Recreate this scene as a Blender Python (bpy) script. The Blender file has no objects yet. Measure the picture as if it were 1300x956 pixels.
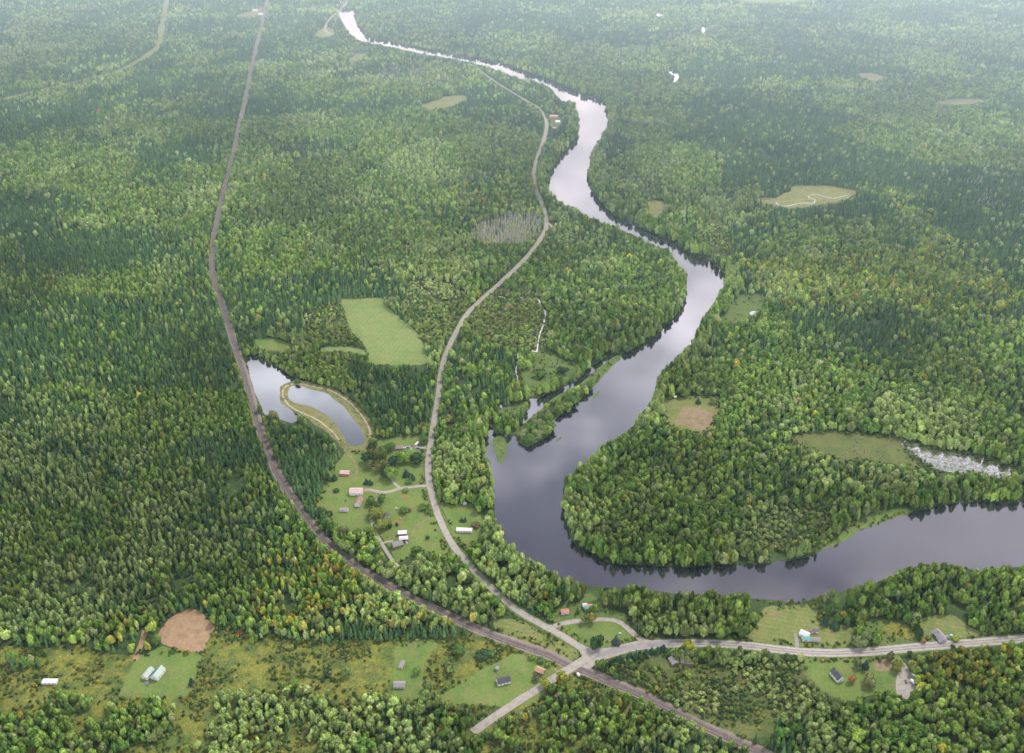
import bpy, math, random
import numpy as np
from mathutils import Vector
from mathutils.geometry import tessellate_polygon

random.seed(7); RNG = np.random.default_rng(11)
scene = bpy.context.scene
COL = scene.collection
R = math.radians

# ------------------------------------------------------------------ survey: aerial view geometry
HGT, PITCH, FPX = 810.0, R(30.5), 1276.0
SP, CP = math.sin(PITCH), math.cos(PITCH)
def G(u, v):
    """a point surveyed in the air photo -> ground x, y in metres"""
    x = (u - 650.0) / FPX; y = -(v - 433.5) / FPX
    dz = -SP + y * CP; dy = CP + y * SP
    t = HGT / -dz
    return (x * t, dy * t)
def GA(pts): return np.array([G(p[0], p[1]) for p in pts])
def inv(x, y):
    """ground -> air photo (arrays)"""
    depth = y * CP + HGT * SP
    up = y * SP - HGT * CP
    return 650 + FPX * x / depth, 433.5 - FPX * up / depth
def pxm(v): return FPX * (SP + (v - 433.5) / FPX * CP) / HGT      # pixels per metre there

# ------------------------------------------------------------------ small helpers
def spline(p, step=6.0, closed=True):
    p = np.asarray(p, float); n = len(p); out = []
    for i in range(n if closed else n - 1):
        if closed: a, b, c, d = p[i-1], p[i], p[(i+1) % n], p[(i+2) % n]
        else: a, b, c, d = p[max(i-1, 0)], p[i], p[i+1], p[min(i+2, n-1)]
        k = max(1, int(np.linalg.norm(c - b) / step))
        for j in range(k):
            t = j / k
            out.append(0.5 * ((2*b) + (-a + c)*t + (2*a - 5*b + 4*c - d)*t*t + (-a + 3*b - 3*c + d)*t**3))
    if not closed: out.append(p[-1])
    return np.array(out)

def vnoise(x, y, scale, seed=0):
    """smooth value noise 0..1 on arrays"""
    x = np.asarray(x) / scale + seed * 17.31; y = np.asarray(y) / scale + seed * 5.77
    xi = np.floor(x).astype(np.int64); yi = np.floor(y).astype(np.int64)
    fx = x - xi; fy = y - yi
    fx = fx*fx*(3-2*fx); fy = fy*fy*(3-2*fy)
    def h(a, b):
        n = (a * 374761393 + b * 668265263 + seed * 974711) & 0x7fffffff
        n = ((n ^ (n >> 13)) * 1274126177) & 0x7fffffff
        return ((n ^ (n >> 16)) & 0xffff) / 65535.0
    return (h(xi, yi)*(1-fx) + h(xi+1, yi)*fx)*(1-fy) + (h(xi, yi+1)*(1-fx) + h(xi+1, yi+1)*fx)*fy
def fbm(x, y, scale, seed=0):
    return 0.55*vnoise(x, y, scale, seed) + 0.3*vnoise(x, y, scale/2.1, seed+1) + 0.15*vnoise(x, y, scale/4.3, seed+2)

def ragged(p, amp=1.5):
    n1 = vnoise(p[:, 0], p[:, 1], 14, 3) - .5; n2 = vnoise(p[:, 0], p[:, 1], 14, 9) - .5
    q = p.copy(); q[:, 0] += n1*2*amp; q[:, 1] += n2*2*amp
    return q

def inside(px, py, poly):
    res = np.zeros(len(px), bool)
    x0, y0 = poly.min(0); x1, y1 = poly.max(0)
    cand = np.nonzero((px >= x0) & (px <= x1) & (py >= y0) & (py <= y1))[0]
    if not len(cand): return res
    cx, cy = px[cand], py[cand]; r = np.zeros(len(cand), bool)
    a = poly; b = np.roll(poly, -1, 0)
    for (ax, ay), (bx, by) in zip(a, b):
        if ay == by: continue
        m = ((ay > cy) != (by > cy)) & (cx < (bx - ax) * (cy - ay) / (by - ay) + ax)
        r ^= m
    res[cand] = r
    return res
def near_line(px, py, line, dist):
    res = np.zeros(len(px), bool)
    for a, b in zip(line[:-1], line[1:]):
        x0 = min(a[0], b[0])-dist; x1 = max(a[0], b[0])+dist; y0 = min(a[1], b[1])-dist; y1 = max(a[1], b[1])+dist
        c = np.nonzero((px >= x0) & (px <= x1) & (py >= y0) & (py <= y1))[0]
        if not len(c): continue
        d = b - a; L = max((d*d).sum(), 1e-6)
        t = np.clip(((px[c]-a[0])*d[0] + (py[c]-a[1])*d[1]) / L, 0, 1)
        q = (px[c]-a[0]-t*d[0])**2 + (py[c]-a[1]-t*d[1])**2
        res[c[q < dist*dist]] = True
    return res

def tag(o, label=None, cat=None, group=None, kind=None):
    for k, v in (('label', label), ('category', cat), ('group', group), ('kind', kind)):
        if v: o[k] = v
    return o
def mesh_obj(name, verts, faces, mats, parent=None, midx=None, smooth=False):
    me = bpy.data.meshes.new(name)
    me.from_pydata([tuple(map(float, v)) for v in verts], [], [tuple(f) for f in faces])
    for m in (mats if isinstance(mats, (list, tuple)) else [mats]): me.materials.append(m)
    if midx is not None: me.polygons.foreach_set('material_index', midx)
    if smooth: me.polygons.foreach_set('use_smooth', [True]*len(me.polygons))
    me.update()
    o = bpy.data.objects.new(name, me); COL.objects.link(o)
    if parent: o.parent = parent
    return o
def empty(name, loc, rz=0.0):
    o = bpy.data.objects.new(name, None); COL.objects.link(o)
    o.location = loc; o.rotation_euler.z = rz; o.empty_display_size = .5
    return o

# ------------------------------------------------------------------ materials
def newmat(name):
    m = bpy.data.materials.new(name); m.use_nodes = True
    nt = m.node_tree; nt.nodes.clear()
    return m, nt, nt.nodes, nt.links
def ground_mat(name, cols, scale=30.0, fine=3.0, rough=0.95, contrast=.35, worn=None):
    """patchy ground: broad colour patches (ramp) times a fine mottle, in metres"""
    m, nt, N, L = newmat(name)
    out = N.new('ShaderNodeOutputMaterial'); b = N.new('ShaderNodeBsdfPrincipled'); L.new(b.outputs[0], out.inputs[0])
    b.inputs['Roughness'].default_value = rough; b.inputs['Specular IOR Level'].default_value = .15
    g = N.new('ShaderNodeNewGeometry')
    n1 = N.new('ShaderNodeTexNoise'); n1.inputs['Scale'].default_value = 1/scale; n1.inputs['Detail'].default_value = 5; n1.inputs['Roughness'].default_value = .62
    n2 = N.new('ShaderNodeTexNoise'); n2.inputs['Scale'].default_value = 1/fine; n2.inputs['Detail'].default_value = 3; n2.inputs['Roughness'].default_value = .7
    L.new(g.outputs['Position'], n1.inputs['Vector']); L.new(g.outputs['Position'], n2.inputs['Vector'])
    r = N.new('ShaderNodeValToRGB'); L.new(n1.outputs[0], r.inputs[0])
    e = r.color_ramp.elements; k = len(cols)
    while len(e) < k: e.new(.5)
    for i, c in enumerate(cols):
        e[i].position = .3 + .4*i/max(k-1, 1); e[i].color = (*c, 1)
    mr = N.new('ShaderNodeMapRange'); L.new(n2.outputs[0], mr.inputs[0])
    mr.inputs[1].default_value = .3; mr.inputs[2].default_value = .7
    mr.inputs[3].default_value = .80*(1-contrast); mr.inputs[4].default_value = .80*(1+contrast)
    n3 = N.new('ShaderNodeTexNoise'); n3.inputs['Scale'].default_value = 2.7/scale; n3.inputs['Detail'].default_value = 6; n3.inputs['Roughness'].default_value = .7
    of = N.new('ShaderNodeVectorMath'); of.operation = 'ADD'; of.inputs[1].default_value = (311, 97, 40); L.new(g.outputs['Position'], of.inputs[0]); L.new(of.outputs[0], n3.inputs['Vector'])
    m3 = N.new('ShaderNodeMapRange'); m3.inputs[1].default_value = .47; m3.inputs[2].default_value = .68; m3.inputs[4].default_value = .8; L.new(n3.outputs[0], m3.inputs[0])
    c3 = N.new('ShaderNodeMix'); c3.data_type = 'RGBA'; L.new(m3.outputs[0], c3.inputs[0]); L.new(r.outputs[0], c3.inputs[6])
    wc = worn or tuple(x*.72 for x in cols[0]); c3.inputs[7].default_value = (*wc, 1)
    mx = N.new('ShaderNodeVectorMath'); mx.operation = 'SCALE'
    L.new(c3.outputs[2], mx.inputs[0]); L.new(mr.outputs[0], mx.inputs['Scale']); L.new(mx.outputs[0], b.inputs['Base Color'])
    return m
def leaf_mat(name, trans=.22):
    m, nt, N, L = newmat(name)
    out = N.new('ShaderNodeOutputMaterial'); d = N.new('ShaderNodeBsdfDiffuse'); t = N.new('ShaderNodeBsdfTranslucent')
    mix = N.new('ShaderNodeMixShader'); mix.inputs[0].default_value = trans
    L.new(d.outputs[0], mix.inputs[1]); L.new(t.outputs[0], mix.inputs[2]); L.new(mix.outputs[0], out.inputs[0])
    a = N.new('ShaderNodeAttribute'); a.attribute_type = 'INSTANCER'; a.attribute_name = 'tint'
    g = N.new('ShaderNodeNewGeometry')
    n = N.new('ShaderNodeTexNoise'); n.inputs['Scale'].default_value = .55; n.inputs['Detail'].default_value = 2
    L.new(g.outputs['Position'], n.inputs['Vector'])
    mr = N.new('ShaderNodeMapRange'); L.new(n.outputs[0], mr.inputs[0])
    mr.inputs[1].default_value = .3; mr.inputs[2].default_value = .7; mr.inputs[3].default_value = .6; mr.inputs[4].default_value = 1.4
    v = N.new('ShaderNodeVectorMath'); v.operation = 'SCALE'
    L.new(a.outputs['Color'], v.inputs[0]); L.new(mr.outputs[0], v.inputs['Scale'])
    L.new(v.outputs[0], d.inputs[0]); L.new(v.outputs[0], t.inputs[0])
    return m
def plain(name, col, rough=.7, metal=0.0, scale=1.5, var=.18, spec=.3):
    m, nt, N, L = newmat(name)
    out = N.new('ShaderNodeOutputMaterial'); b = N.new('ShaderNodeBsdfPrincipled'); L.new(b.outputs[0], out.inputs[0])
    b.inputs['Roughness'].default_value = rough; b.inputs['Metallic'].default_value = metal; b.inputs['Specular IOR Level'].default_value = spec
    tc = N.new('ShaderNodeTexCoord')
    n = N.new('ShaderNodeTexNoise'); n.inputs['Scale'].default_value = scale; n.inputs['Detail'].default_value = 4
    L.new(tc.outputs['Object'], n.inputs['Vector'])
    mr = N.new('ShaderNodeMapRange'); L.new(n.outputs[0], mr.inputs[0])
    mr.inputs[1].default_value = .3; mr.inputs[2].default_value = .7; mr.inputs[3].default_value = 1-var; mr.inputs[4].default_value = 1+var*.6
    c = N.new('ShaderNodeRGB'); c.outputs[0].default_value = (*col, 1)
    v = N.new('ShaderNodeVectorMath'); v.operation = 'SCALE'
    L.new(c.outputs[0], v.inputs[0]); L.new(mr.outputs[0], v.inputs['Scale']); L.new(v.outputs[0], b.inputs['Base Color'])
    return m
def water_mat(name, base=(.012, .014, .02), gain=1.0, tint=(.96, .94, 1.0), ripple=.012):
    """dark tannin water: Fresnel mirror over a dark body, faint ripples"""
    m, nt, N, L = newmat(name)
    out = N.new('ShaderNodeOutputMaterial')
    d = N.new('ShaderNodeBsdfDiffuse'); d.inputs[0].default_value = (*base, 1)
    gl = N.new('ShaderNodeBsdfGlossy'); gl.inputs['Roughness'].default_value = .035; gl.inputs[0].default_value = (*tint, 1)
    fr = N.new('ShaderNodeFresnel'); fr.inputs['IOR'].default_value = 2.1
    mu = N.new('ShaderNodeMath'); mu.operation = 'MULTIPLY'; mu.use_clamp = True; mu.inputs[1].default_value = gain
    L.new(fr.outputs[0], mu.inputs[0])
    mix = N.new('ShaderNodeMixShader'); L.new(mu.outputs[0], mix.inputs[0]); L.new(d.outputs[0], mix.inputs[1]); L.new(gl.outputs[0], mix.inputs[2])
    L.new(mix.outputs[0], out.inputs[0])
    g = N.new('ShaderNodeNewGeometry'); n = N.new('ShaderNodeTexNoise'); n.inputs['Scale'].default_value = .25; n.inputs['Detail'].default_value = 4
    L.new(g.outputs['Position'], n.inputs['Vector'])
    bp = N.new('ShaderNodeBump'); bp.inputs['Strength'].default_value = ripple*4; bp.inputs['Distance'].default_value = .25
    L.new(n.outputs[0], bp.inputs['Height']); L.new(bp.outputs[0], gl.inputs['Normal'])
    return m

M = {}
M['floor'] = ground_mat('forest_floor', [(.035, .062, .022), (.052, .085, .028), (.075, .10, .033)], 40, 3)
M['meadow'] = ground_mat('rough_meadow', [(.062, .100, .024), (.105, .138, .032), (.185, .182, .034), (.085, .122, .030), (.135, .130, .040)], 34, 2.2, contrast=.5, worn=(.05, .08, .025))
M['lawn'] = ground_mat('mown_lawn', [(.080, .145, .030), (.118, .180, .040), (.148, .190, .050)], 30, 2.5, contrast=.22, worn=(.175, .165, .07))
M['hayfield'] = ground_mat('hayfield', [(.115, .18, .05), (.15, .205, .06), (.175, .21, .07)], 30, 4, contrast=.14, worn=(.20, .225, .085))
def mow(m, ang, period, amt):
    nt = m.node_tree; N, L = nt.nodes, nt.links
    b = next(q for q in N if q.type == 'BSDF_PRINCIPLED'); src = b.inputs['Base Color'].links[0].from_socket
    g = N.new('ShaderNodeNewGeometry'); mp = N.new('ShaderNodeMapping'); mp.inputs['Rotation'].default_value[2] = R(ang); L.new(g.outputs['Position'], mp.inputs[0])
    w_ = N.new('ShaderNodeTexWave'); w_.inputs['Scale'].default_value = .314/period; w_.inputs['Distortion'].default_value = 1.5; w_.inputs['Detail'].default_value = 3; L.new(mp.outputs[0], w_.inputs[0])
    q = N.new('ShaderNodeMapRange'); q.inputs[3].default_value = 1-amt; q.inputs[4].default_value = 1+amt; L.new(w_.outputs[0], q.inputs[0])
    v = N.new('ShaderNodeVectorMath'); v.operation = 'SCALE'; L.new(src, v.inputs[0]); L.new(q.outputs[0], v.inputs['Scale']); L.new(v.outputs[0], b.inputs['Base Color'])
mow(M['hayfield'], 18, 7, .04)
M['pasture'] = ground_mat('pasture', [(.11, .15, .042), (.145, .175, .05), (.175, .185, .06)], 26, 3, contrast=.24, worn=(.20, .18, .08))
mow(M['pasture'], -74, 6, .07)
M['marsh'] = ground_mat('marsh', [(.062, .098, .026), (.095, .125, .036), (.13, .14, .045)], 24, 2.5, contrast=.42, worn=(.13, .12, .05))
M['bank'] = ground_mat('grassy_bank', [(.075, .125, .032), (.11, .16, .044), (.125, .15, .046)], 16, 2.5, contrast=.4)
M['dike'] = ground_mat('dike_grass', [(.085, .115, .034), (.14, .15, .05), (.18, .17, .065)], 12, 2, contrast=.35, worn=(.24, .20, .12))
M['goldenrod'] = ground_mat('goldenrod', [(.11, .135, .03), (.17, .165, .032), (.21, .19, .034), (.125, .14, .035)], 14, 1.8, contrast=.45)
M['soil'] = ground_mat('tilled_soil', [(.24, .155, .088), (.30, .20, .118), (.26, .17, .098)], 18, 2.0, contrast=.25, worn=(.19, .135, .08))
M['fallow'] = ground_mat('fallow_soil', [(.19, .15, .085), (.24, .18, .11), (.17, .15, .07)], 16, 2.5, contrast=.2)
M['sedge'] = ground_mat('sedge', [(.13, .155, .055), (.19, .19, .068), (.15, .17, .06)], 40, 6, contrast=.28)
M['cut'] = ground_mat('cut_corridor', [(.10, .12, .045), (.17, .155, .07), (.21, .175, .09)], 40, 6, contrast=.35)
M['bed'] = ground_mat('flower_bed', [(.20, .15, .04), (.24, .17, .05), (.12, .14, .04)], 5, 1.2, contrast=.4)
M['pathgrass'] = ground_mat('trodden_grass', [(.17, .165, .07), (.22, .19, .10), (.12, .15, .045)], 7, 1.5, contrast=.25)
M['gravel'] = ground_mat('gravel_road', [(.27, .245, .21), (.33, .30, .265), (.30, .28, .25)], 12, 1.0, contrast=.12)
M['asphalt'] = ground_mat('worn_asphalt', [(.22, .205, .20), (.27, .25, .245), (.24, .225, .22)], 18, 1.2, contrast=.12)
M['shoulder'] = ground_mat('road_shoulder', [(.30, .28, .24), (.37, .34, .30), (.26, .26, .19)], 9, 1.2, contrast=.2)
M['dirt'] = ground_mat('dirt_track', [(.30, .25, .17), (.38, .32, .23), (.24, .22, .13)], 9, 1.2, contrast=.2)
M['ballast'] = ground_mat('rail_ballast', [(.135, .112, .11), (.18, .152, .147), (.15, .125, .12)], 15, 1.2, contrast=.3)
M['berm'] = ground_mat('rail_shoulder', [(.27, .22, .19), (.22, .185, .14), (.13, .135, .06)], 15, 1.5, contrast=.3)
M['line'] = plain('road_paint', (.55, .45, .18), .8)
M['white_line'] = plain('edge_paint', (.62, .60, .56), .8)
M['water'] = water_mat('river_water')
M['pond'] = water_mat('pond_water', gain=1.05, tint=(.93, .97, 1.0))
M['leaf'] = leaf_mat('broadleaf_foliage', .22)
M['needle'] = leaf_mat('conifer_foliage', .1)
M['bark'] = plain('bark', (.10, .08, .06), .95)
M['snag'] = plain('weathered_dead_wood', (.40, .37, .36), .95)
# bog water: pale sky mirror choked with dark weed
def bog_mat():
    m = water_mat('bog_water', gain=1.9); nt = m.node_tree; N, L = nt.nodes, nt.links
    out = next(n for n in N if n.type == 'OUTPUT_MATERIAL'); mix = out.inputs[0].links[0].from_node
    w = N.new('ShaderNodeBsdfDiffuse'); w.inputs[0].default_value = (.10, .11, .06, 1)
    g = N.new('ShaderNodeNewGeometry'); n = N.new('ShaderNodeTexNoise'); n.inputs['Scale'].default_value = .16; n.inputs['Detail'].default_value = 6; n.inputs['Roughness'].default_value = .75; n.inputs['Distortion'].default_value = 1.2
    L.new(g.outputs['Position'], n.inputs['Vector'])
    r = N.new('ShaderNodeMapRange'); r.inputs[1].default_value = .44; r.inputs[2].default_value = .58; L.new(n.outputs[0], r.inputs[0])
    mx = N.new('ShaderNodeMixShader'); L.new(r.outputs[0], mx.inputs[0]); L.new(mix.outputs[0], mx.inputs[1]); L.new(w.outputs[0], mx.inputs[2]); L.new(mx.outputs[0], out.inputs[0])
    return m
M['bog'] = bog_mat()

# ------------------------------------------------------------------ ground sheets
def sheet(name, pts, z, mat, kind='structure', step=5.0, rag=1.2, smooth=True, label=None):
    p = GA(pts)
    if smooth: p = spline(p, step)
    if rag: p = ragged(p, rag)
    tri = tessellate_polygon([[Vector((x, y, 0)) for x, y in p]])
    o = mesh_obj(name, [(x, y, z) for x, y in p], tri, mat)
    # all faces up
    me = o.data
    if len(me.polygons) and me.polygons[0].normal.z < 0: me.flip_normals()
    tag(o, label=label, kind=kind)
    return o, p
def ribbon(name, line, width, z, mat, kind='structure', prof=((-.5, 0), (.5, 0)), off=0.0, parent=None, rag=0.0):
    d = np.gradient(line, axis=0); d /= np.maximum(np.linalg.norm(d, axis=1, keepdims=True), 1e-9)
    nrm = np.stack([d[:, 1], -d[:, 0]], 1)
    w = np.full(len(line), width) if np.isscalar(width) else np.asarray(width)
    vs, fs = [], []; k = len(prof)
    for i in range(len(line)):
        for j, (a, h) in enumerate(prof):
            jit = rag*(vnoise([line[i, 0]+j*90], [line[i, 1]], 16, 4)[0]-.5) if rag and abs(a) > .3 else 0
            q = line[i] + nrm[i]*(a*w[i] + off + jit)
            vs.append((q[0], q[1], z + h))
    for i in range(len(line)-1):
        for j in range(k-1):
            fs.append((i*k+j, i*k+j+1, (i+1)*k+j+1, (i+1)*k+j))
    o = mesh_obj(name, vs, fs, mat, parent)
    if o.data.polygons[0].normal.z < 0: o.data.flip_normals()
    if kind: tag(o, kind=kind)
    return o

def big_ground():
    s = 30000
    o = mesh_obj('ground', [(-s, -s, 0), (s, -s, 0), (s, s, 0), (-s, s, 0)], [(0, 1, 2, 3)], M['floor'])
    tag(o, kind='structure'); return o
big_ground()

RIVER = [(430,16),(437,32),(447,46),(459,53),(480,57),(500,61),(530,67.5),(560,72.5),(590,78),(608,82.5),(625,88),(640,92.5),(655,99),(680,104),(693,109),(703,118),(712,128),(728,131),(733,145),(734,160),(731,175),(720,188),(710,200),(702,212),(697,225),(695,240),(704,252),(722,263),(745,275),(770,285),(792,294),(806,299),(820,308),(836,314),(848,318),(856,330),(862,338),(870,347),(870,362),(869,380),(864,393),(855,404),(846,412),(835,425),(820,434),(800,446),(785,449),(770,453),(755,463),(745,471),(733,483),(718,491),(705,497),(694,501),(683,506),(669,506),(674,514),(667,525),(661,533),(661,542),(656,552),(640,552),(629,549),(625,540),(620,538),(617,550),(616,575),(622,592),(625,620),(628,650),(634,672),(642,688),(660,705),(680,718),(700,727),(720,735),(740,743),(770,746),(800,745),(830,750),(870,756),(905,755),(940,759),(970,761),(1010,765),(1030,761),(1050,755),(1080,748),(1110,740),(1130,733),(1145,723),(1170,718),(1200,718),(1230,722),(1250,726),(1270,721),(1300,720),(1420,716),(1420,632),(1300,638),(1250,637),(1220,638),(1190,643),(1165,648),(1140,656),(1110,665),(1090,672),(1070,686),(1050,695),(1030,706),(1000,711),(970,716),(940,717),(900,717),(885,720),(860,720),(830,718),(800,717),(775,715),(760,708),(745,698),(730,690),(722,675),(717,655),(716,640),(717,620),(719,607),(728,604),(734,593),(742,590),(755,578),(770,566),(786,556),(797,549),(808,535),(820,519),(829,505),(836,485),(842,473),(855,460),(866,447),(878,437),(885,421),(893,405),(900,395),(908,382),(915,370),(920,360),(919,350),(912,340),(897,330),(880,324),(860,312),(840,301),(820,292),(800,284),(782,275),(770,265),(758,252),(750,240),(747,225),(749,210),(752,195),(758,183),(765,172),(772,160),(772,148),(770,137),(765,127),(745,121),(720,111),(690,99),(665,91),(640,82),(610,75),(580,71),(550,64),(520,59),(490,52),(466,47),(458,38),(453,28),(450,18),(449,11)]
river, RIV = sheet('river', RIVER, .08, M['water'], rag=.8)
POND1 = [(313,453),(320,451),(330,456),(340,460),(352,466),(362,473),(372,479),(385,482),(396,486),(388,489),(375,485),(366,487),(361,491),(357,498),(357,506),(363,514),(370,521),(377,527),(378,533),(372,537),(362,535),(350,530),(337,527),(332,518),(327,506),(322,494),(318,480),(314,464)]
pond1, PO1 = sheet('pond', POND1, .10, M['pond'], rag=.6, step=4)
POND2 = [(366,496),(371,490),(382,490),(395,495),(405,497),(416,500),(425,508),(437,517),(447,530),(457,543),(463,556),(460,564),(450,566),(442,563),(437,555),(431,545),(424,536),(415,528),(405,522),(395,517),(385,514),(373,511),(366,505)]
DIKE = [(355,506),(355,494),(364,486),(378,483),(395,486),(415,491),(432,499),(450,512),(466,529),(474,545),(472,556),(464,568),(450,573),(438,571),(428,562),(417,552),(402,541),(388,530),(371,521),(361,515)]
_, DIK = sheet('grassy_dike', DIKE, .16, M['dike'], rag=2.2, step=3)
_, PO2 = sheet('dammed_pond', POND2, .24, M['pond'], rag=.4, step=4)
TZ = [0]
def track(name, pts, width, z, mat, step=5, rag=.8):
    TZ[0] += 1; z = z if name == 'loop_road' else .19 + .0028*TZ[0]
    l = spline(GA(pts), step, False)
    ribbon(name, l, width, z, mat, rag=rag); return l
track('dike_path', [(360,505),(359,497),(364,490),(375,487.5),(390,489),(405,492.5),(420,496),(436,505),(449,516),(461,530),(469,544),(470,552)], 2.6, .3, M['dirt'])
track('dike_path', [(361,507),(368,515.5),(380,522.5),(395,529),(406,535),(416,543),(425,551),(431,560)], 2.6, .3, M['dirt'])

FIELDS = {}
def field(key, name, pts, mat, z=.06, **k):
    o, p = sheet(name, pts, z, M[mat], **k); FIELDS[key] = p; return o
field('hay', 'hayfield', [(433,380),(460,379),(485,379),(489,387),(500,396),(510,406),(522,414),(532,427),(540,445),(543,460),(520,464),(490,463),(470,462),(468,450),(463,440),(455,430),(446,421),(440,405),(436,392)], 'hayfield', .12, rag=.7)
field('hay2', 'grass_strip', [(405,443),(425,440),(445,441),(468,446),(471,455),(455,449),(430,446),(410,447)], 'hayfield', .06)
field('pondlawn', 'grass_patch', [(322,432),(335,430),(350,430),(365,435),(374,441),(352,445),(332,443)], 'lawn', .06)
field('yard', 'lawn', [(440,573),(455,572),(468,568),(478,560),(500,556),(540,553),(545,575),(543,600),(543,612),(551,632),(562,652),(575,678),(588,700),(570,706),(545,703),(522,707),(505,713),(492,692),(478,678),(450,677),(430,672),(420,656),(403,650),(396,641),(408,625),(413,608),(424,592),(434,582)], 'lawn', .07)
field('yard_e', 'lawn', [(560,640),(580,642),(597,639),(604,648),(612,660),(613,675),(602,690),(592,698),(580,688),(571,668)], 'lawn', .07)
field('meadow', 'meadow', [(-140,822),(-40,818),(30,821),(60,824),(85,817),(110,822),(150,832),(185,830),(205,828),(240,822),(262,800),(274,792),(285,797),(305,801),(330,808),(370,813),(420,815),(460,812),(500,815),(540,812),(580,812),(600,801),(615,799),(640,812),(700,838),(740,858),(800,885),(860,915),(700,975),(300,985),(-160,980)], 'meadow', .06, step=8)
field('soil', 'tilled_field', [(200,806),(207,796),(216,784),(240,773),(254,775),(264,786),(275,796),(268,806),(258,828),(240,826),(222,825),(205,818)], 'soil', .14, rag=2.2, smooth=False)
DIRT = track('dirt_track', [(184,800),(181,812),(177,824),(171,840)], 6.0, .16, M['soil'], rag=3.0)
field('house_lawn', 'lawn', [(172,836),(206,820),(224,826),(257,830),(252,848),(246,866),(238,885),(150,885),(160,862)], 'lawn', .12, rag=.6, smooth=False)
field('lawn_mid', 'lawn', [(505,815),(530,811),(556,813),(556,822),(541,835),(538,860),(536,885),(500,885),(500,845)], 'lawn', .12)
field('lawn_cross', 'lawn', [(646,832),(660,830),(680,838),(703,846),(712,853),(690,868),(670,895),(560,890),(590,866),(612,850),(632,840)], 'lawn', .12)
field('wedge', 'verge', [(620,790),(640,786),(660,788),(690,803),(718,816),(734,829),(730,838),(718,838),(690,826),(650,810)], 'pasture', .06)
field('loop', 'lawn', [(703,797),(722,792),(745,790),(768,789),(785,793),(797,802),(806,811),(790,817),(768,822),(752,822),(730,812)], 'lawn', .10, rag=.3)
field('cabins', 'lawn', [(700,790),(706,776),(716,768),(735,764),(742,755),(752,752),(764,770),(778,776),(795,780),(800,794),(790,792),(770,784),(735,786)], 'bank', .05)
field('rightfield', 'field', [(974,771),(1000,769),(1032,766),(1040,778),(1036,788),(1060,791),(1085,799),(1082,814),(1088,825),(1050,827),(1010,824),(970,818),(945,815),(956,800),(962,785)], 'pasture', .06)
field('rightfield2', 'weedy_field', [(1092,790),(1115,786),(1145,790),(1163,800),(1172,815),(1140,820),(1095,823),(1088,806)], 'bank', .06)
field('goldenrod', 'goldenrod_patch', [(1122,796),(1140,792),(1155,797),(1162,808),(1150,812),(1130,806)], 'goldenrod', .12, rag=5)
field('houseyard', 'lawn', [(1168,786),(1195,780),(1213,782),(1226,793),(1245,804),(1235,812),(1200,815),(1177,817),(1170,803)], 'pasture', .06)
field('belowyard', 'lawn', [(1018,834),(1060,835),(1095,834),(1135,829),(1146,838),(1152,850),(1163,868),(1150,884),(1118,880),(1085,890),(1052,882),(1028,862)], 'lawn', .06)
field('brush', 'brushy_field', [(765,842),(800,836),(845,830),(860,842),(920,848),(960,850),(985,835),(1018,834),(1028,862),(1050,885),(1050,900),(940,940),(860,905),(800,868)], 'marsh', .05)
field('eastfield', 'field', [(842,507),(870,504),(908,503),(915,512),(910,535),(896,550),(870,548),(850,541),(842,525)], 'pasture', .06)
field('fallow', 'fallow_plot', [(868,515),(890,519),(908,524),(908,534),(894,548),(878,543),(856,536)], 'fallow', .12, smooth=False, rag=.8)
field('clearing', 'clearing', [(930,381),(950,373),(970,378),(967,392),(958,400),(945,408),(920,412),(912,407),(926,394)], 'bank', .06, rag=4)
field('marsh', 'marsh', [(1000,553),(1040,549),(1100,550),(1142,557),(1150,572),(1168,590),(1190,603),(1150,594),(1095,588),(1060,582),(1030,573),(1005,562)], 'marsh', .06, rag=4)
field('bog', 'bog', [(1142,560),(1165,563),(1185,569),(1210,572),(1235,576),(1260,586),(1286,592),(1294,599),(1270,607),(1240,602),(1205,599),(1185,594),(1170,586),(1155,575)], 'bog', .12, rag=2)
field('bankgrass', 'grassy_bank', [(1040,699),(1062,682),(1080,665),(1110,651),(1140,645),(1160,650),(1135,658),(1110,667),(1088,675),(1068,688)], 'lawn', .12)
field('meadow_far', 'sedge_meadow', [(962,253),(985,250),(998,244),(1012,237),(1035,235),(1062,237),(1086,243),(1078,251),(1050,258),(1010,265),(985,262)], 'sedge', .1, rag=6)
field('farclear', 'clearing', [(535,136),(555,127),(575,121),(592,122),(585,130),(562,138)], 'sedge', .1, rag=6)
field('farclear2', 'clearing', [(440,76),(455,69),(466,70),(452,78)], 'sedge', .1, rag=6)
field('farclear3', 'clearing', [(300,20),(318,14),(335,9),(338,18),(322,21)], 'cut', .1, rag=6)
field('farclear4', 'clearing', [(400,42),(412,36),(424,38),(420,46),(406,46)], 'sedge', .1, rag=6)
field('farclear5', 'clearing', [(938,0),(985,-3),(1030,0),(1000,3),(955,3)], 'sedge', .1, rag=6)
field('snagfield', 'dead_wood_swamp', [(597,300),(606,286),(625,279),(655,275),(682,278),(688,290),(684,302),(668,312),(640,314),(612,309)], 'marsh', .06)
field('snagfield2', 'dead_wood_swamp', [(480,92),(510,86),(545,88),(585,98),(580,106),(540,110),(500,104)], 'marsh', .06)
field('eastnook', 'clearing', [(823,258),(838,254),(846,262),(838,272),(825,275)], 'sedge', .1, rag=6)
field('creekmeadow', 'marsh', [(655,455),(672,447),(692,440),(705,452),(720,458),(735,466),(728,480),(712,488),(690,497),(672,503),(662,492),(657,472)], 'bank', .05)
field('spit', 'marsh', [(620,536),(634,520),(650,514),(668,509),(672,514),(665,525),(659,533),(660,541),(655,551),(640,550),(630,547)], 'bank', .13)
field('far_yard', 'gravel_yard', [(696,149),(700,146),(712,148),(713,156),(707,163),(701,163),(697,157)], 'marsh', .1)
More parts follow.
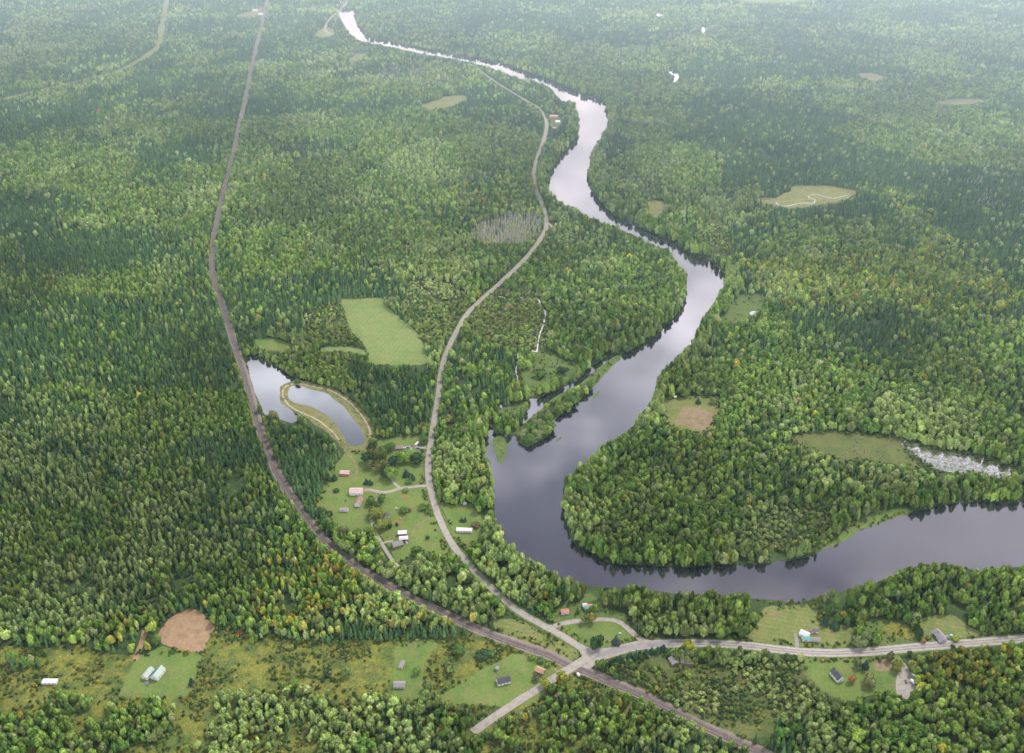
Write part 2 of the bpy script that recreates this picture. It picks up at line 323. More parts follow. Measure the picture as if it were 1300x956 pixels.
field('brownpatch', 'bare_patch', [(1112,838),(1128,836),(1138,842),(1128,852),(1110,850)], 'fallow', .12)
field('brownpatch2', 'gravel_drive', [(1143,842),(1149,842),(1157,855),(1165,868),(1163,880),(1150,888),(1138,880),(1137,864),(1141,853)], 'gravel', .14)
field('plot', 'garden_plot', [(980,777.5),(992,777.5),(992,782.5),(980,782)], 'fallow', .14, smooth=False, rag=0)
field('bed1', 'garden_bed', [(509,629),(514,627.5),(519,628.5),(520,631),(514,632),(509,631)], 'bed', .13, rag=.3)
field('bed2', 'garden_bed', [(497,661),(503,659),(511,660),(513,663),(507,665),(499,664)], 'bed', .13, rag=.5)
field('bed3', 'garden_bed', [(527,641),(533,639),(538,641),(534,644),(528,643)], 'bed', .13, rag=.4)
track('footpath', [(437,571),(445,580),(452,590),(453,600),(450,612)], 3.0, .2, M['pathgrass'])
track('footpath', [(511,690),(522,680),(530,668),(541,660),(552,657)], 2.2, .2, M['pathgrass'])
# islands lie in the river
field('isl_long', 'island', [(793,447),(786,449),(775,456),(760,467),(745,480),(735,488),(722,496),(711,500),(699,508),(690,517),(680,525),(668,535),(660,545),(656,553),(659,562),(668,567),(680,563),(695,554),(702,545),(704,535),(712,526),(724,516),(740,505),(755,490),(770,473),(783,460)], 'bank', .13, rag=.6)
field('isl_small', 'islet', [(625,560),(632,554),(641,556),(643,573),(636,589),(629,577)], 'bank', .13, rag=.4)
field('isl_a', 'islet', [(705,561),(709,556),(714,554),(712,558),(707,562)], 'bank', .13, rag=.2)
field('isl_b', 'islet', [(752,505),(757,499),(761,496),(759,502),(754,507)], 'bank', .13, rag=.2)

RAIL = [(352,-60),(344,-22),(339,0),(333,30),(325,62),(318,95),(311,130),(303,165),(295,200),(288,230),(280,262),(274,290),(270,320),(270,345),(274,362),(280,380),(287,402),(295,428),(302,450),(309,470),(316,495),(323,520),(330,545),(338,568),(348,593),(360,615),(374,637),(390,660),(410,684),(435,706),(462,726),(495,745),(530,763),(560,777),(600,796),(640,812),(675,824),(698,832),(719,843),(745,853),(775,866),(820,885),(900,925),(1000,970)]
RL = spline(GA(RAIL), 6, False)
ribbon('railway_shoulder', RL, 12.5, .16, M['berm'], rag=2.0)
ribbon('railway_bed', RL, 8.2, .2, M['ballast'], prof=((-.5, 0), (-.36, .55), (.36, .55), (.5, 0)))
ROAD = [(605,86),(618,96),(632,106),(650,117),(672,130),(685,138),(691,148),(694,158),(692,172),(686,190),(680,208),(678,222),(681,240),(688,258),(693,275),(693,290),(687,302),(676,318),(662,333),(645,350),(625,368),(605,386),(592,400),(580,420),(570,440),(563,460),(559,480),(556,505),(551,535),(547,560),(544,585),(544,605),(547,622),(553,645),(562,668),(575,692),(592,713),(612,735),(635,757),(660,777),(690,794),(715,808),(735,821),(752,832)]
RD = spline(GA(ROAD), 6, False)
uu, vv = inv(RD[:, 0], RD[:, 1])
wid = np.where(vv < 150, 5.0, 7.9)
ribbon('road_verge', RD, wid + 5.0, .17, M['bank'], rag=2.5)
ribbon('gravel_road', RD, wid, .26, M['gravel'], rag=.7)
HWY = [(750,833),(770,829),(800,822),(830,818),(860,817),(900,817),(950,820),(1000,826),(1040,829),(1070,829),(1110,827),(1150,823),(1200,819),(1250,815),(1300,811),(1420,800)]
HW = spline(GA(HWY), 6, False)
ribbon('road_verge', HW, 15.5, .17, M['bank'], rag=2.0)
ribbon('road_shoulder', HW, 11.0, .25, M['shoulder'], rag=.8)
ribbon('highway', HW, 7.2, .30, M['asphalt'])
i0 = 14
ribbon('road_marking', HW[i0:], .32, .33, M['line'])
for s in (-1, 1): ribbon('road_marking', HW[i0:], .22, .33, M['white_line'], off=s*3.3)
CROSS = spline(GA([(752,832),(735,842),(718,853),(702,862),(684,874),(655,892),(600,930)]), 5, False)
ribbon('crossing_road', CROSS, 9.0, .80 if False else .31, M['gravel'], rag=.5)
LOOP = track('loop_road', [(698,797),(712,792.5),(726,789.5),(742,788),(765,786.5),(782,788.5),(794,795),(803,803),(812,810.5),(824,815.5),(838,817)], 6.2, .27, M['gravel'])
_, APRON = sheet('junction_apron', [(712,805),(728,813),(743,820),(756,823.5),(772,822.5),(795,817),(815,813),(832,814),(832,821),(805,826.5),(785,832),(762,840),(746,850),(730,847),(733,841),(738,834),(736,827),(727,819),(714,810)], .28, M['gravel'], rag=.3, step=4)
# level crossing deck carries the road over the rails
deck = spline(GA([(741,838.6),(732,844.2),(720,851.6),(709,857.8)]), 3, False)
ribbon('crossing_deck', deck, 9.0, .0, M['gravel'], prof=((-.58, .32), (-.5, .86), (.5, .86), (.58, .32)))
DRIVES = [track('driveway', [(547,617),(535,617),(520,618.5),(508,620),(496,624),(484,625),(472,622),(463,622)], 5.0, .26, M['gravel']),
          track('driveway', [(508,620),(501,614),(496,606)], 3.6, .27, M['gravel']),
          track('farm_lane', [(486,626),(479,634),(474,645),(471,656),(474,668),(480,682),(490,699),(500,714),(506,720)], 4.2, .26, M['gravel']),
          track('driveway', [(485,690),(492,688),(499,687)], 3.0, .25, M['dirt']),
          track('driveway', [(549,569),(538,569),(524,567.5),(508,568)], 4.2, .26, M['gravel']),
          track('driveway', [(1012,823),(1011.5,814),(1010,804)], 4.2, .26, M['asphalt']),
          track('driveway', [(1206,818),(1203.5,812),(1200,806)], 4.2, .26, M['gravel']),
          track('driveway', [(696,283),(701,288),(702,291)], 4, .26, M['gravel']),
          track('forest_road', [(448,-20),(440,2),(432,12),(423,20),(415,30),(413,38),(419,43)], 9, .26, M['gravel'])]
CUTS = [spline(GA([(-60,140),(20,122),(60,112),(100,103),(150,90),(178,76),(196,64),(203,54),(205,40),(208,25),(211,8),(214,-20)]), 20, False)]
ribbon('power_line_cut', CUTS[0], 20, .1, M['sedge'], rag=9)
CREEKS = []
def creek(pts, w, z=.2, mat='water'):   # lies low between the trees
    CREEKS.append(track('creek', pts, w, z, M[mat], step=3, rag=1.2))
M['bright'] = water_mat('shallow_water', gain=1.5)
creek([(533,359),(536,365),(543,370),(550,378),(562,382),(574,381),(590,378)], 2.0, .2)
creek([(628,376),(645,378),(655,379),(672,377),(683,380),(687,388),(692,395),(692,402),(690,412),(686,422),(683,435),(682,447)], 2.6, .2, 'bright')
creek([(682,447),(670,445),(661,444),(657,455),(655,470),(657,480),(659,489),(661,500)], 2.6, .21, 'bright')
creek([(963,254),(975,253),(984,255),(987,259),(997,262),(1008,260),(1020,258),(1032,258),(1034,254),(1026,250),(1036,247),(1048,250),(1058,252),(1066,250),(1078,248)], 2.4, .2, 'water')
FARW = [sheet('river_bend', [(848,90),(853,87),(861,91),(862,97),(858,106),(855,104),(857,97),(851,94)], .1, M['bright'])[1],
        sheet('river_bend', [(890,34),(894,33),(896,38),(892,43),(891,38)], .1, M['bright'])[1],
        sheet('river_bend', [(831,17),(836,14),(841,18),(836,21)], .1, M['bright'])[1],
        sheet('small_pond', [(952,396),(957,394.5),(962,396),(958,399),(953,400)], .12, M['pond'])[1],
        sheet('small_pond', [(632,516),(637,513),(641,516),(637,519)], .2, M['pond'])[1],
        sheet('clearing', [(1090,95),(1105,93),(1122,98),(1110,103)], .1, M['cut'])[1],
        sheet('clearing', [(1190,131),(1215,126),(1255,127),(1220,133)], .1, M['cut'])[1]]

# ------------------------------------------------------------------ tree prototypes (unit crown radius 1, unit height 1)
NRM = {}
def quad(vs, fs, c, n, size, rng, asp=.75, out=None):
    if out is not None: NRM[(id(fs), len(fs))] = out / (np.linalg.norm(out) + 1e-9)
    n = n / (np.linalg.norm(n) + 1e-9)
    a = np.cross(n, rng.normal(size=3)); a /= (np.linalg.norm(a) + 1e-9); b = np.cross(n, a)
    s = size * (0.7 + .6*rng.random()); k = len(vs)
    for (p, q) in ((-1, -.6), (.3, -1), (1, .5), (-.4, 1)):
        vs.append(c + a*p*s*.6 + b*q*s*.6*asp*1.2)
    fs.append((k, k+1, k+2, k+3))
def blob(vs, fs, c, r, rng, seg=7, rings=4):
    k = len(vs); c = np.asarray(c); r = np.asarray(r)
    vs.append(c + [0, 0, r[2]])
    for i in range(1, rings):
        th = math.pi*i/rings
        for j in range(seg):
            ph = 2*math.pi*(j + .5*(i % 2))/seg; q = .85 + .3*rng.random()
            vs.append(c + np.array([math.sin(th)*math.cos(ph)*r[0], math.sin(th)*math.sin(ph)*r[1], math.cos(th)*r[2]])*q)
    vs.append(c - [0, 0, r[2]]); last = len(vs)-1
    for j in range(seg):
        fs.append((k, k+1+j, k+1+(j+1) % seg))
        for i in range(rings-2):
            a = k+1+i*seg; fs.append((a+j, a+seg+j, a+seg+(j+1) % seg, a+(j+1) % seg))
        a = k+1+(rings-2)*seg; fs.append((a+(j+1) % seg, a+j, last))
def tube(vs, fs, a, b, r0, r1, n=5):
    a = np.asarray(a, float); b = np.asarray(b, float); d = b - a; d /= np.linalg.norm(d)+1e-9
    u = np.cross(d, [1, .3, .2]); u /= np.linalg.norm(u); w = np.cross(d, u); k = len(vs)
    for c, r in ((a, r0), (b, r1)):
        for i in range(n):
            t = 2*math.pi*i/n; vs.append(c + (u*math.cos(t) + w*math.sin(t))*r)
    for i in range(n): fs.append((k+i, k+(i+1) % n, k+n+(i+1) % n, k+n+i))
def broadleaf(seed, nleaf=270, lobes=10, low=.12):
    """crown of lobes carrying leaf clumps; radius 1, top at z = 1 (z unit = whole height)"""
    rng = np.random.default_rng(seed); cv, cf, tv, tf = [], [], [], []
    L = []
    for i in range(lobes):
        a = 2*math.pi*i/lobes*1.0 + rng.random()*1.2; rr = (.2 + .42*rng.random()) if i else .05
        zc = (.26 + .2*rng.random() if i % 3 == 1 else .46 + .32*rng.random()) if i else .77
        zc = min(zc, .84 - .28*rr)
        L.append((np.array([math.cos(a)*rr, math.sin(a)*rr, zc]), .34 + .2*rng.random()))
    for c, r in L: blob(cv, cf, c, (r*.86, r*.86, r*.40), rng)
    for k in range(nleaf):
        c, r = L[k % lobes]
        d = rng.normal(size=3); d[2] = abs(d[2])*.9 - .25; d /= np.linalg.norm(d)
        q = r*(.88 + .3*rng.random())
        p = c + d*[q, q, q*.52]
        if p[2] < low: p[2] = low + rng.random()*.1
        o_ = d*[1, 1, 1.0] + (p - np.array([0, 0, .45]))*[.7, .7, 1.2]
        nn = d*[1, 1, 1.3] + rng.normal(size=3)*.45
        quad(cv, cf, p, nn if nn @ o_ > 0 else -nn, .19, rng, out=o_ + rng.normal(size=3)*.28)
    # scale the quads' height: z is unit height, about 3 radii tall handled by instance scale
    tube(tv, tf, (0, 0, 0), (0.02, 0, .5), .07, .04)
    for i in range(3):
        a = 2.1*i + rng.random(); tube(tv, tf, (0.01, 0, .3), (math.cos(a)*.45, math.sin(a)*.45, .6), .035, .015, 4)
    return cv, cf, tv, tf
def conifer(seed, tiers=11, fat=1.0):
    rng = np.random.default_rng(seed); cv, cf, tv, tf = [], [], [], []
    k = len(cv); n = 7
    for i in range(n):
        a = 2*math.pi*i/n; cv.append(np.array([math.cos(a)*.55, math.sin(a)*.55, .1]))
    cv.append(np.array([0, 0, .93]))
    for i in range(n): cf.append((k+i, k+(i+1) % n, k+n))
    for t in range(tiers):
        z = .1 + .84*t/tiers; rad = (1 - (z-.06)**1.15)*(.82 + .36*rng.random())*fat
        m = 9 if t < 5 else 7 if t < 8 else 5
        off = rng.random()*6
        for j in range(m):
            a = off + 2*math.pi*j/m + rng.normal()*.15; r = rad*(.75 + .45*rng.random())
            w = .30*r + .10; dz = .045 + .03*rng.random()
            ca, sa = math.cos(a), math.sin(a); q = len(cv)
            zz = z + rng.normal()*.015
            for (rr, ww, h) in ((.05, 0, .075), (.6*r, -w, -.01), (r, 0, -dz), (.6*r, w, -.01)):
                cv.append(np.array([ca*rr - sa*ww, sa*rr + ca*ww, zz + h]))
            NRM[(id(cf), len(cf))] = np.array([ca, sa, .75]) / 1.25 + rng.normal(size=3)*.12
            cf.append((q, q+1, q+2, q+3))
    tube(tv, tf, (0, 0, 0), (0, 0, .97), .09, .012)
    return cv, cf, tv, tf
def snag(seed):
    rng = np.random.default_rng(seed); tv, tf = [], []
    tube(tv, tf, (0, 0, 0), (rng.normal()*.1, rng.normal()*.1, 1), .26, .08, 4)
    for i in range(7):
        a = rng.random()*6.3; z = .35 + .6*rng.random(); l = .75*(1.1 - z) + .2
        tube(tv, tf, (0, 0, z), (math.cos(a)*l, math.sin(a)*l, z + .05), .10, .03, 3)
    return [], [], tv, tf
def shrub(seed):
    rng = np.random.default_rng(seed); cv, cf = [], []
    L = [(np.array([math.cos(i*1.6)*.42, math.sin(i*1.6)*.42, .38 + .18*rng.random()]), .5 + .15*rng.random()) for i in range(4)]
    for c, r in L: blob(cv, cf, c, (r*.85, r*.85, r*.7), rng, 6, 4)
    for k in range(70):
        c, r = L[k % 4]; d = rng.normal(size=3); d[2] = abs(d[2])*.9; d /= np.linalg.norm(d)
        q = r*(.9 + .3*rng.random()); p = c + d*[q, q, q*.85]
        quad(cv, cf, p, d + rng.normal(size=3)*.3, .30, rng, out=d + rng.normal(size=3)*.25)
    tv, tf = [], []; tube(tv, tf, (0, 0, 0), (0, 0, .4), .06, .04, 4)
    return cv, cf, tv, tf
def mk_mesh(name, verts, faces, mats, midx=None, key=None):
    me = bpy.data.meshes.new(name); me.from_pydata([tuple(map(float, v)) for v in verts], [], faces)
    for m in mats: me.materials.append(m)
    if midx is not None: me.polygons.foreach_set('material_index', midx)
    me.update()
    if key is not None:
        cn = []
        for p in me.polygons:
            q = NRM.get((key, p.index)); q = np.array(p.normal) if q is None else q
            cn += [tuple(q)]*p.loop_total
        me.polygons.foreach_set('use_smooth', [True]*len(me.polygons))
        me.normals_split_custom_set(cn)
    return me
KEEP = []
PROTO = {'broadleaf': [], 'conifer': [], 'snag': [], 'shrub': []}
for kind, n, fn, lm in (('broadleaf', 6, broadleaf, 'leaf'), ('conifer', 5, conifer, 'needle'), ('snag', 3, snag, 'leaf'), ('shrub', 3, shrub, 'leaf')):
    for i in range(n):
        cv, cf, tv, tf = fn(100*len(kind) + i); KEEP.append(cf)
        both = mk_mesh(kind + '_tree_form', cv + tv, cf + [tuple(x + len(cv) for x in f) for f in tf], [M[lm], M['snag'] if kind == 'snag' else M['bark']], [0]*len(cf) + [1]*len(tf), key=id(cf))
        crown = mk_mesh('crown', cv, cf, [M[lm]], key=id(cf)) if cv else None
        trunk = mk_mesh('trunk', tv, tf, [M['snag'] if kind == 'snag' else M['bark']])
        PROTO[kind].append((bpy.data.objects.new(kind + '_tree_form', both), crown, trunk))

# ------------------------------------------------------------------ where trees grow
FAR_V, NEAR_V = -30, 985
y_near = G(650, NEAR_V)[1]; y_far = G(650, FAR_V)[1]
def region(keys): return [FIELDS[k] for k in keys]
OPEN = [v for k, v in FIELDS.items() if k not in ('brush', 'snagfield', 'snagfield2', 'isl_long', 'creekmeadow', 'spit', 'meadow', 'rightfield2', 'cabins', 'wedge')] + [PO1, DIK, RIV, APRON] + FARW
PX = lambda pts: GA(pts)
SHRUBBY = [PX(p) for p in (
    [(385,400),(410,388),(436,384),(446,421),(465,442),(455,445),(420,440),(385,430)],
    [(520,360),(545,352),(590,372),(600,385),(580,415),(560,440),(545,445),(520,410),(505,395)],
    [(600,395),(625,370),(660,368),(688,375),(700,400),(695,450),(655,450),(620,440),(590,420)],
    [(765,842),(845,830),(860,842),(930,848),(1010,840),(1028,862),(1050,885),(940,940),(860,905)],
    [(880,300),(905,275),(925,290),(930,330),(915,340)],
    [(930,690),(990,640),(1050,640),(1060,690),(1010,705)],
)]
CONIF = [PX(p) for p in (
    [(336,532),(372,540),(400,545),(430,570),(432,582),(420,600),(405,640),(385,650),(360,600)],
    [(440,470),(545,466),(550,540),(500,556),(470,530),(450,505)],
    [(0,370),(150,380),(280,400),(300,470),(310,500),(180,500),(0,490)],
    [(765,836),(800,826),(845,824),(850,834),(800,842),(768,850)],
    [(300,360),(430,350),(520,360),(430,385),(380,430),(310,420)],
    [(680,300),(760,290),(840,330),(860,370),(760,390),(700,350)],
    [(880,160),(1050,170),(1180,210),(1300,220),(1300,250),(1080,235),(900,245)],
    [(850,180),(960,130),(1100,150),(1000,190)],
    [(985,835),(1018,834),(1028,862),(1000,880),(960,870)],
)]
DECID = [PX(p) for p in (
    [(717,610),(760,570),(830,500),(850,540),(1000,560),(1180,610),(1300,605),(1300,640),(1100,680),(960,712),(760,705),(720,660)],
    [(-100,590),(200,580),(330,600),(400,680),(560,770),(600,800),(300,800),(-100,820)],
    [(640,690),(720,740),(980,765),(960,815),(700,795),(620,730)],
    [(1030,765),(1140,720),(1300,720),(1300,810),(1040,790)],
    [(750,220),(830,180),(920,200),(900,330),(800,280)],
    [(640,280),(700,255),(800,300),(870,350),(850,400),(700,500),(640,450)],
    [(360,200),(690,170),(690,260),(560,330),(380,300)],
    [(560,540),(620,540),(640,700),(600,650),(552,600)],
)]
YELLOW = [PX(p) for p in (
    [(330,720),(420,700),(470,735),(560,780),(600,800),(500,815),(380,812),(320,790)],
    [(560,240),(690,220),(690,270),(600,275)],
    [(140,790),(185,785),(240,800),(190,822),(130,820)],
    [(900,320),(1000,330),(1300,300),(1300,400),(1000,400)],
    [(1140,820),(1300,830),(1300,880),(1160,880)],
)]
DARKFOR = [PX(p) for p in ([(480,86),(600,98),(585,112),(480,108)], [(980,560),(1060,600),(1060,660),(1000,700),(960,640)])]

cell = 4.7
ys = np.arange(y_near - 60, y_far, cell)
P = []
for y in ys:
    half = (650 + 110) / FPX * (y*CP + HGT*SP)
    k = 1.0 if y < 2200 else 1.0 + (y-2200)/2600          # wider spacing far out
    xs = np.arange(-half, half, cell*k)
    if k > 1.0 and RNG.random() > 1/k: continue
    P.append(np.stack([xs, np.full(len(xs), y)], 1))
P = np.concatenate(P); P += RNG.uniform(-.5, .5, P.shape)*cell*1.1
X, Y = P[:, 0], P[:, 1]
U, V = inv(X, Y)
n = len(X)
anyin = lambda polys, x=X, y=Y: np.any([inside(x, y, p) for p in polys], 0)
con, dec, shr, yel = anyin(CONIF), anyin(DECID), anyin(SHRUBBY), anyin(YELLOW)
pc = fbm(X, Y, 170, 5)                                     # stands of conifer and hardwood
pc = np.clip((pc - .36)*3.2, 0.05, .95)
leftp = PX([(-160,520),(200,520),(330,620),(420,720),(300,790),(-160,800)])
pc = np.where(con, np.maximum(pc, .82), pc); pc = np.where(dec, pc*.32, pc); pc = np.where(inside(X, Y, leftp), pc + .22, pc)
pc = np.where(near_line(X, Y, RIV, 26), pc*.15, pc)
pc = np.where(V < 330, np.clip(pc + .12, 0, .95), pc)
pc = np.clip(pc + (RNG.random(n)-.5)*.1, 0, 1)
onisl = inside(X, Y, FIELDS['isl_long']); pc = np.where(onisl | inside(X, Y, FIELDS['spit']) | inside(X, Y, FIELDS['creekmeadow']), .02, pc)
pc = np.where(inside(X, Y, FIELDS['meadow']), pc*.45, pc)
isC = RNG.random(n) < pc
snagz = inside(X, Y, FIELDS['snagfield']) | inside(X, Y, FIELDS['snagfield2'])
snagz |= (fbm(X, Y, 120, 31) > .77) & (V < 420) & (RNG.random(n) < .3)
isS = snagz & (RNG.random(n) < np.where(V < 200, .34, .8))
hn = fbm(X, Y, 90, 12)
height = np.where(isC, 9.5 + 6*hn + RNG.normal(0, 1.7, n), 8.5 + 5.5*hn + RNG.normal(0, 1.6, n))
rad = np.where(isC, 1.75 + .055*height + RNG.normal(0, .28, n), 2.4 + .14*height + RNG.normal(0, .55, n))
slim = (~isC) & (RNG.random(n) < np.where(X < -150, .40, .20)); rad[slim] *= .66; height[slim] *= 1.08
leftw = PX([(-160,300),(270,300),(330,560),(400,690),(480,760),(300,790),(-160,800)]); lw = inside(X, Y, leftw) & ~isC
slim2 = lw & (RNG.random(n) < .55); rad[slim2] = np.minimum(rad[slim2], 2.9); height[slim2] *= 1.1
big = (~isC) & ~slim & ~slim2 & (RNG.random(n) < .14); rad[big] *= 1.35; height[big] *= 1.15
height = np.where(shr, height*.42, height); rad = np.where(shr, rad*.72, rad); isC &= ~shr | (RNG.random(n) < .2)
height = np.where(isS, 10 + RNG.normal(0, 2.2, n), height); rad = np.where(isS, 1.3, rad)
nearR = near_line(X, Y, RIV, 34) & ~shr & (V > 90); height = np.where(nearR, height*1.32, height); rad = np.where(nearR & ~isC, rad*1.1, rad)
height = np.clip(height*np.where(nearR, 1.05, .97), 2.2, 22); rad = np.where(lw, rad*.86, rad); rad = np.clip(rad, 1.1, 6.5)
far = np.clip((Y-2200)/2600, 0, .6); rad *= 1 + far*.7
# keep clear of open ground, both where a tree stands and what its crown would hide from above
vx, vy = -X, -Y; vl = np.hypot(vx, vy)
reach = height * (vl / HGT)
ux, uy = X/vl, Y/vl
keep = np.ones(n, bool)
for poly in OPEN:
    keep &= ~inside(X, Y, poly)
    f = .42 + .45*vnoise(X, Y, 18, 77)
    if poly is PO1 or poly is DIK: f = 1.0
    keep &= ~inside(X + ux*reach*f, Y + uy*reach*f, poly)
    keep &= ~inside(X + ux*reach*f*.5, Y + uy*reach*f*.5, poly)
for line, d in [(RL, 6.4), (RD, 6.2), (HW, 8.0), (CROSS, 8.0), (LOOP, 6.0), (CUTS[0], 9), (DIRT, 5.5)] + [(l, 4.5) for l in DRIVES] + [(c, 2.6) for c in CREEKS]:
    keep &= ~near_line(X, Y, line, d)
    for f in (.35, .7): keep &= ~near_line(X + ux*reach*f, Y + uy*reach*f, line, d*.6)
keep |= onisl & (V > 497) & (V < 562) & (RNG.random(n) < .8)
keep &= ~(onisl & ~inside(X + ux*reach*.62, Y + uy*reach*.62, FIELDS['isl_long']) & (V < 556))
keep &= ~(onisl & (V > 505) & (RNG.random(n) < .6))
keep &= ~(onisl & (V < 497) & (RNG.random(n) < .97))
rad = np.where(onisl, rad*1.25, rad); height = np.where(onisl, 9 + RNG.random(n)*4, height)
# thinning: hardwood crowns are wider apart; meadows hold a few
keep &= np.where(isC | isS, RNG.random(n) < np.where(isS, 1, .80), RNG.random(n) < np.clip(14.0/(rad**2*1.5), .26, .9))
gaps = fbm(X, Y, 40, 91)
keep &= ~((gaps < .27) & (RNG.random(n) < .8) & ~onisl)
inmead = inside(X, Y, FIELDS['meadow'])
clump = fbm(X, Y, 36, 21)
keep &= ~(inmead & (V < 886) & (clump < .69))
keep &= ~(inmead & (V >= 886) & (clump < .40))
keep &= ~(inside(X, Y, FIELDS['wedge']) & (clump < .72))
keep &= ~(anyin(region(['rightfield2', 'creekmeadow', 'spit', 'cabins'])) & (clump < .62))
keep &= ~(inside(X, Y, FIELDS['brush']) & (clump < .46))
keep &= ~(snagz & ~isS & (RNG.random(n) < np.where(V < 200, .25, .6)))

def tints():
    t = np.zeros((n, 3)); r = RNG.random(n)[:, None]; v = (fbm(X, Y, 60, 44)[:, None] - .5)
    c0, c1 = np.array([.025, .060, .024]), np.array([.050, .086, .028])
    d0, d1 = np.array([.040, .084, .016]), np.array([.118, .163, .032])
    pale = np.array([.135, .160, .062]); ylw = np.array([.19, .17, .025]); org = np.array([.19, .13, .03]); red = np.array([.17, .04, .04]); brn = np.array([.10, .085, .04])
    rr = np.clip(r + v*.9, 0, 1)
    t = np.where(isC[:, None], c0 + (c1-c0)*rr, d0 + (d1-d0)*rr)
    q = RNG.random(n)
    t[(~isC) & (q < .10)] = pale*(.75 + .4*RNG.random())
    a = np.where(yel, np.where(V > 690, .22, .09), .012)
    q = np.where(isC, .6, q)
    m = (q > 1 - a); t[m] = ylw*(.6 + .5*RNG.random(m.sum())[:, None])
    m = (q > 1 - a*.03); t[m] = org
    m = (q > 1 - .00025); t[m] = red
    m = yel & (q < .5); t[m] = t[m]*[1.25, 1.15, .9]
    m = shr & (q < .55); t[m] = t[m]*.55 + brn*.45
    st = np.clip((fbm(X, Y, 210, 71) - .36)/.28, 0, 1)[:, None]
    ps = ((fbm(X, Y, 130, 83) > .60) & ~isC)[:, None]
    t = np.where(ps, t*.62 + pale*.5, t)
    grey = t.mean(1, keepdims=True)*np.array([.95, 1.15, .70]); t = t*.96 + grey*.04
    t *= (.84 + .42*st)
    t *= (.60 + .80*RNG.random((n, 1)))*1.98
    return t
T = tints()
idx = np.nonzero(keep)[0]
print('trees', len(idx), 'conifers', int(isC[idx].sum()))

# ------------------------------------------------------------------ individual trees: those that show largest
GROUPS = {}
def zone(u, v):
    hw_v = np.interp(u, [750, 830, 1000, 1070, 1300], [832, 818, 826, 829, 811])
    if v > 840 and u < 760: return 'meadow at the bottom edge'
    if u > 752 and v > hw_v:
        if u < 1035: return 'brushy field below the highway'
        if u < 1150: return 'yard around the steep roofed white house'
        return 'lower right woodlot below the highway'
    if u > 740 and v > 730:
        if u < 985: return 'wood between river and loop road'
        return 'belt between river and highway'
    rail_u = np.interp(v, [560, 615, 660, 706, 745, 777, 812, 843], [336, 360, 390, 435, 495, 560, 640, 719])
    road_u = np.interp(v, [605, 645, 692, 735, 777, 808, 832], [544, 553, 575, 612, 660, 715, 752])
    if u < rail_u:
        if u < 290: return 'wood behind the lower left meadow'
        return 'yellowing wood left of the railway'
    if u < road_u: return 'wedge between railway and gravel road'
    return 'riverside wood beside the gravel road'
TREE_N = {'broadleaf_tree': 0, 'conifer_tree': 0}
def tree_thing(kind, x, y, h, r, tint, label, group=None, rot=None, proto=None, name=None, cat=None, gain=1.0):
    name = name or {'broadleaf': 'broadleaf_tree', 'conifer': 'conifer_tree', 'shrub': 'shrub', 'snag': 'dead_tree'}[kind]
    e = empty(name, (x, y, .1), random.uniform(0, 6.28) if rot is None else rot)
    _, cm, tm = random.choice(PROTO[kind]) if proto is None else PROTO[kind][proto]
    parts = ((('crown', cm),) if cm else ()) + (('trunk', tm),)
    for nm, me in parts:
        o = bpy.data.objects.new(nm, me); COL.objects.link(o); o.parent = e; o.scale = (r, r, h)
        if nm == 'crown': o['tint'] = [float(c)*gain for c in tint]
    tag(e, label, cat or ('shrub' if kind == 'shrub' else 'tree'), group)
    return e
vis = idx[(V[idx] < 872) & (U[idx] > -5) & (U[idx] < 1305)]
def tone(t):
    t = t/1.98
    if t[0] > t[1]*1.02: return 'orange tinged'
    if t[0] > .85*t[1] and t[1] > .09: return 'yellow green'
    if t[2] > .42*t[1] and t[1] > .08: return 'pale greyish'
    return 'bright green' if t[1] > .105 else ('mid green' if t[1] > .07 else 'dark green')
taken = np.zeros(n, bool)
for kind, mask, count in (('broadleaf', ~isC & ~isS, 262), ('conifer', isC & ~isS, 272)):
    c = vis[mask[vis]]
    size = rad[c]*pxm(V[c])**2 * (height[c]*.7 + rad[c])
    edge = (V[c] - 720)*1.0
    order = c[np.argsort(-size)][:count]
    for i in order:
        taken[i] = True
        z = zone(U[i], V[i]); tn = tone(T[i])
        kn = 'broadleaf tree' if kind == 'broadleaf' else 'pointed conifer'
        lab = f'{tn} {kn} in the {z}'
        tree_thing(kind, X[i], Y[i], height[i], rad[i], T[i], lab, f'{tn} {kn}s in the {z}')

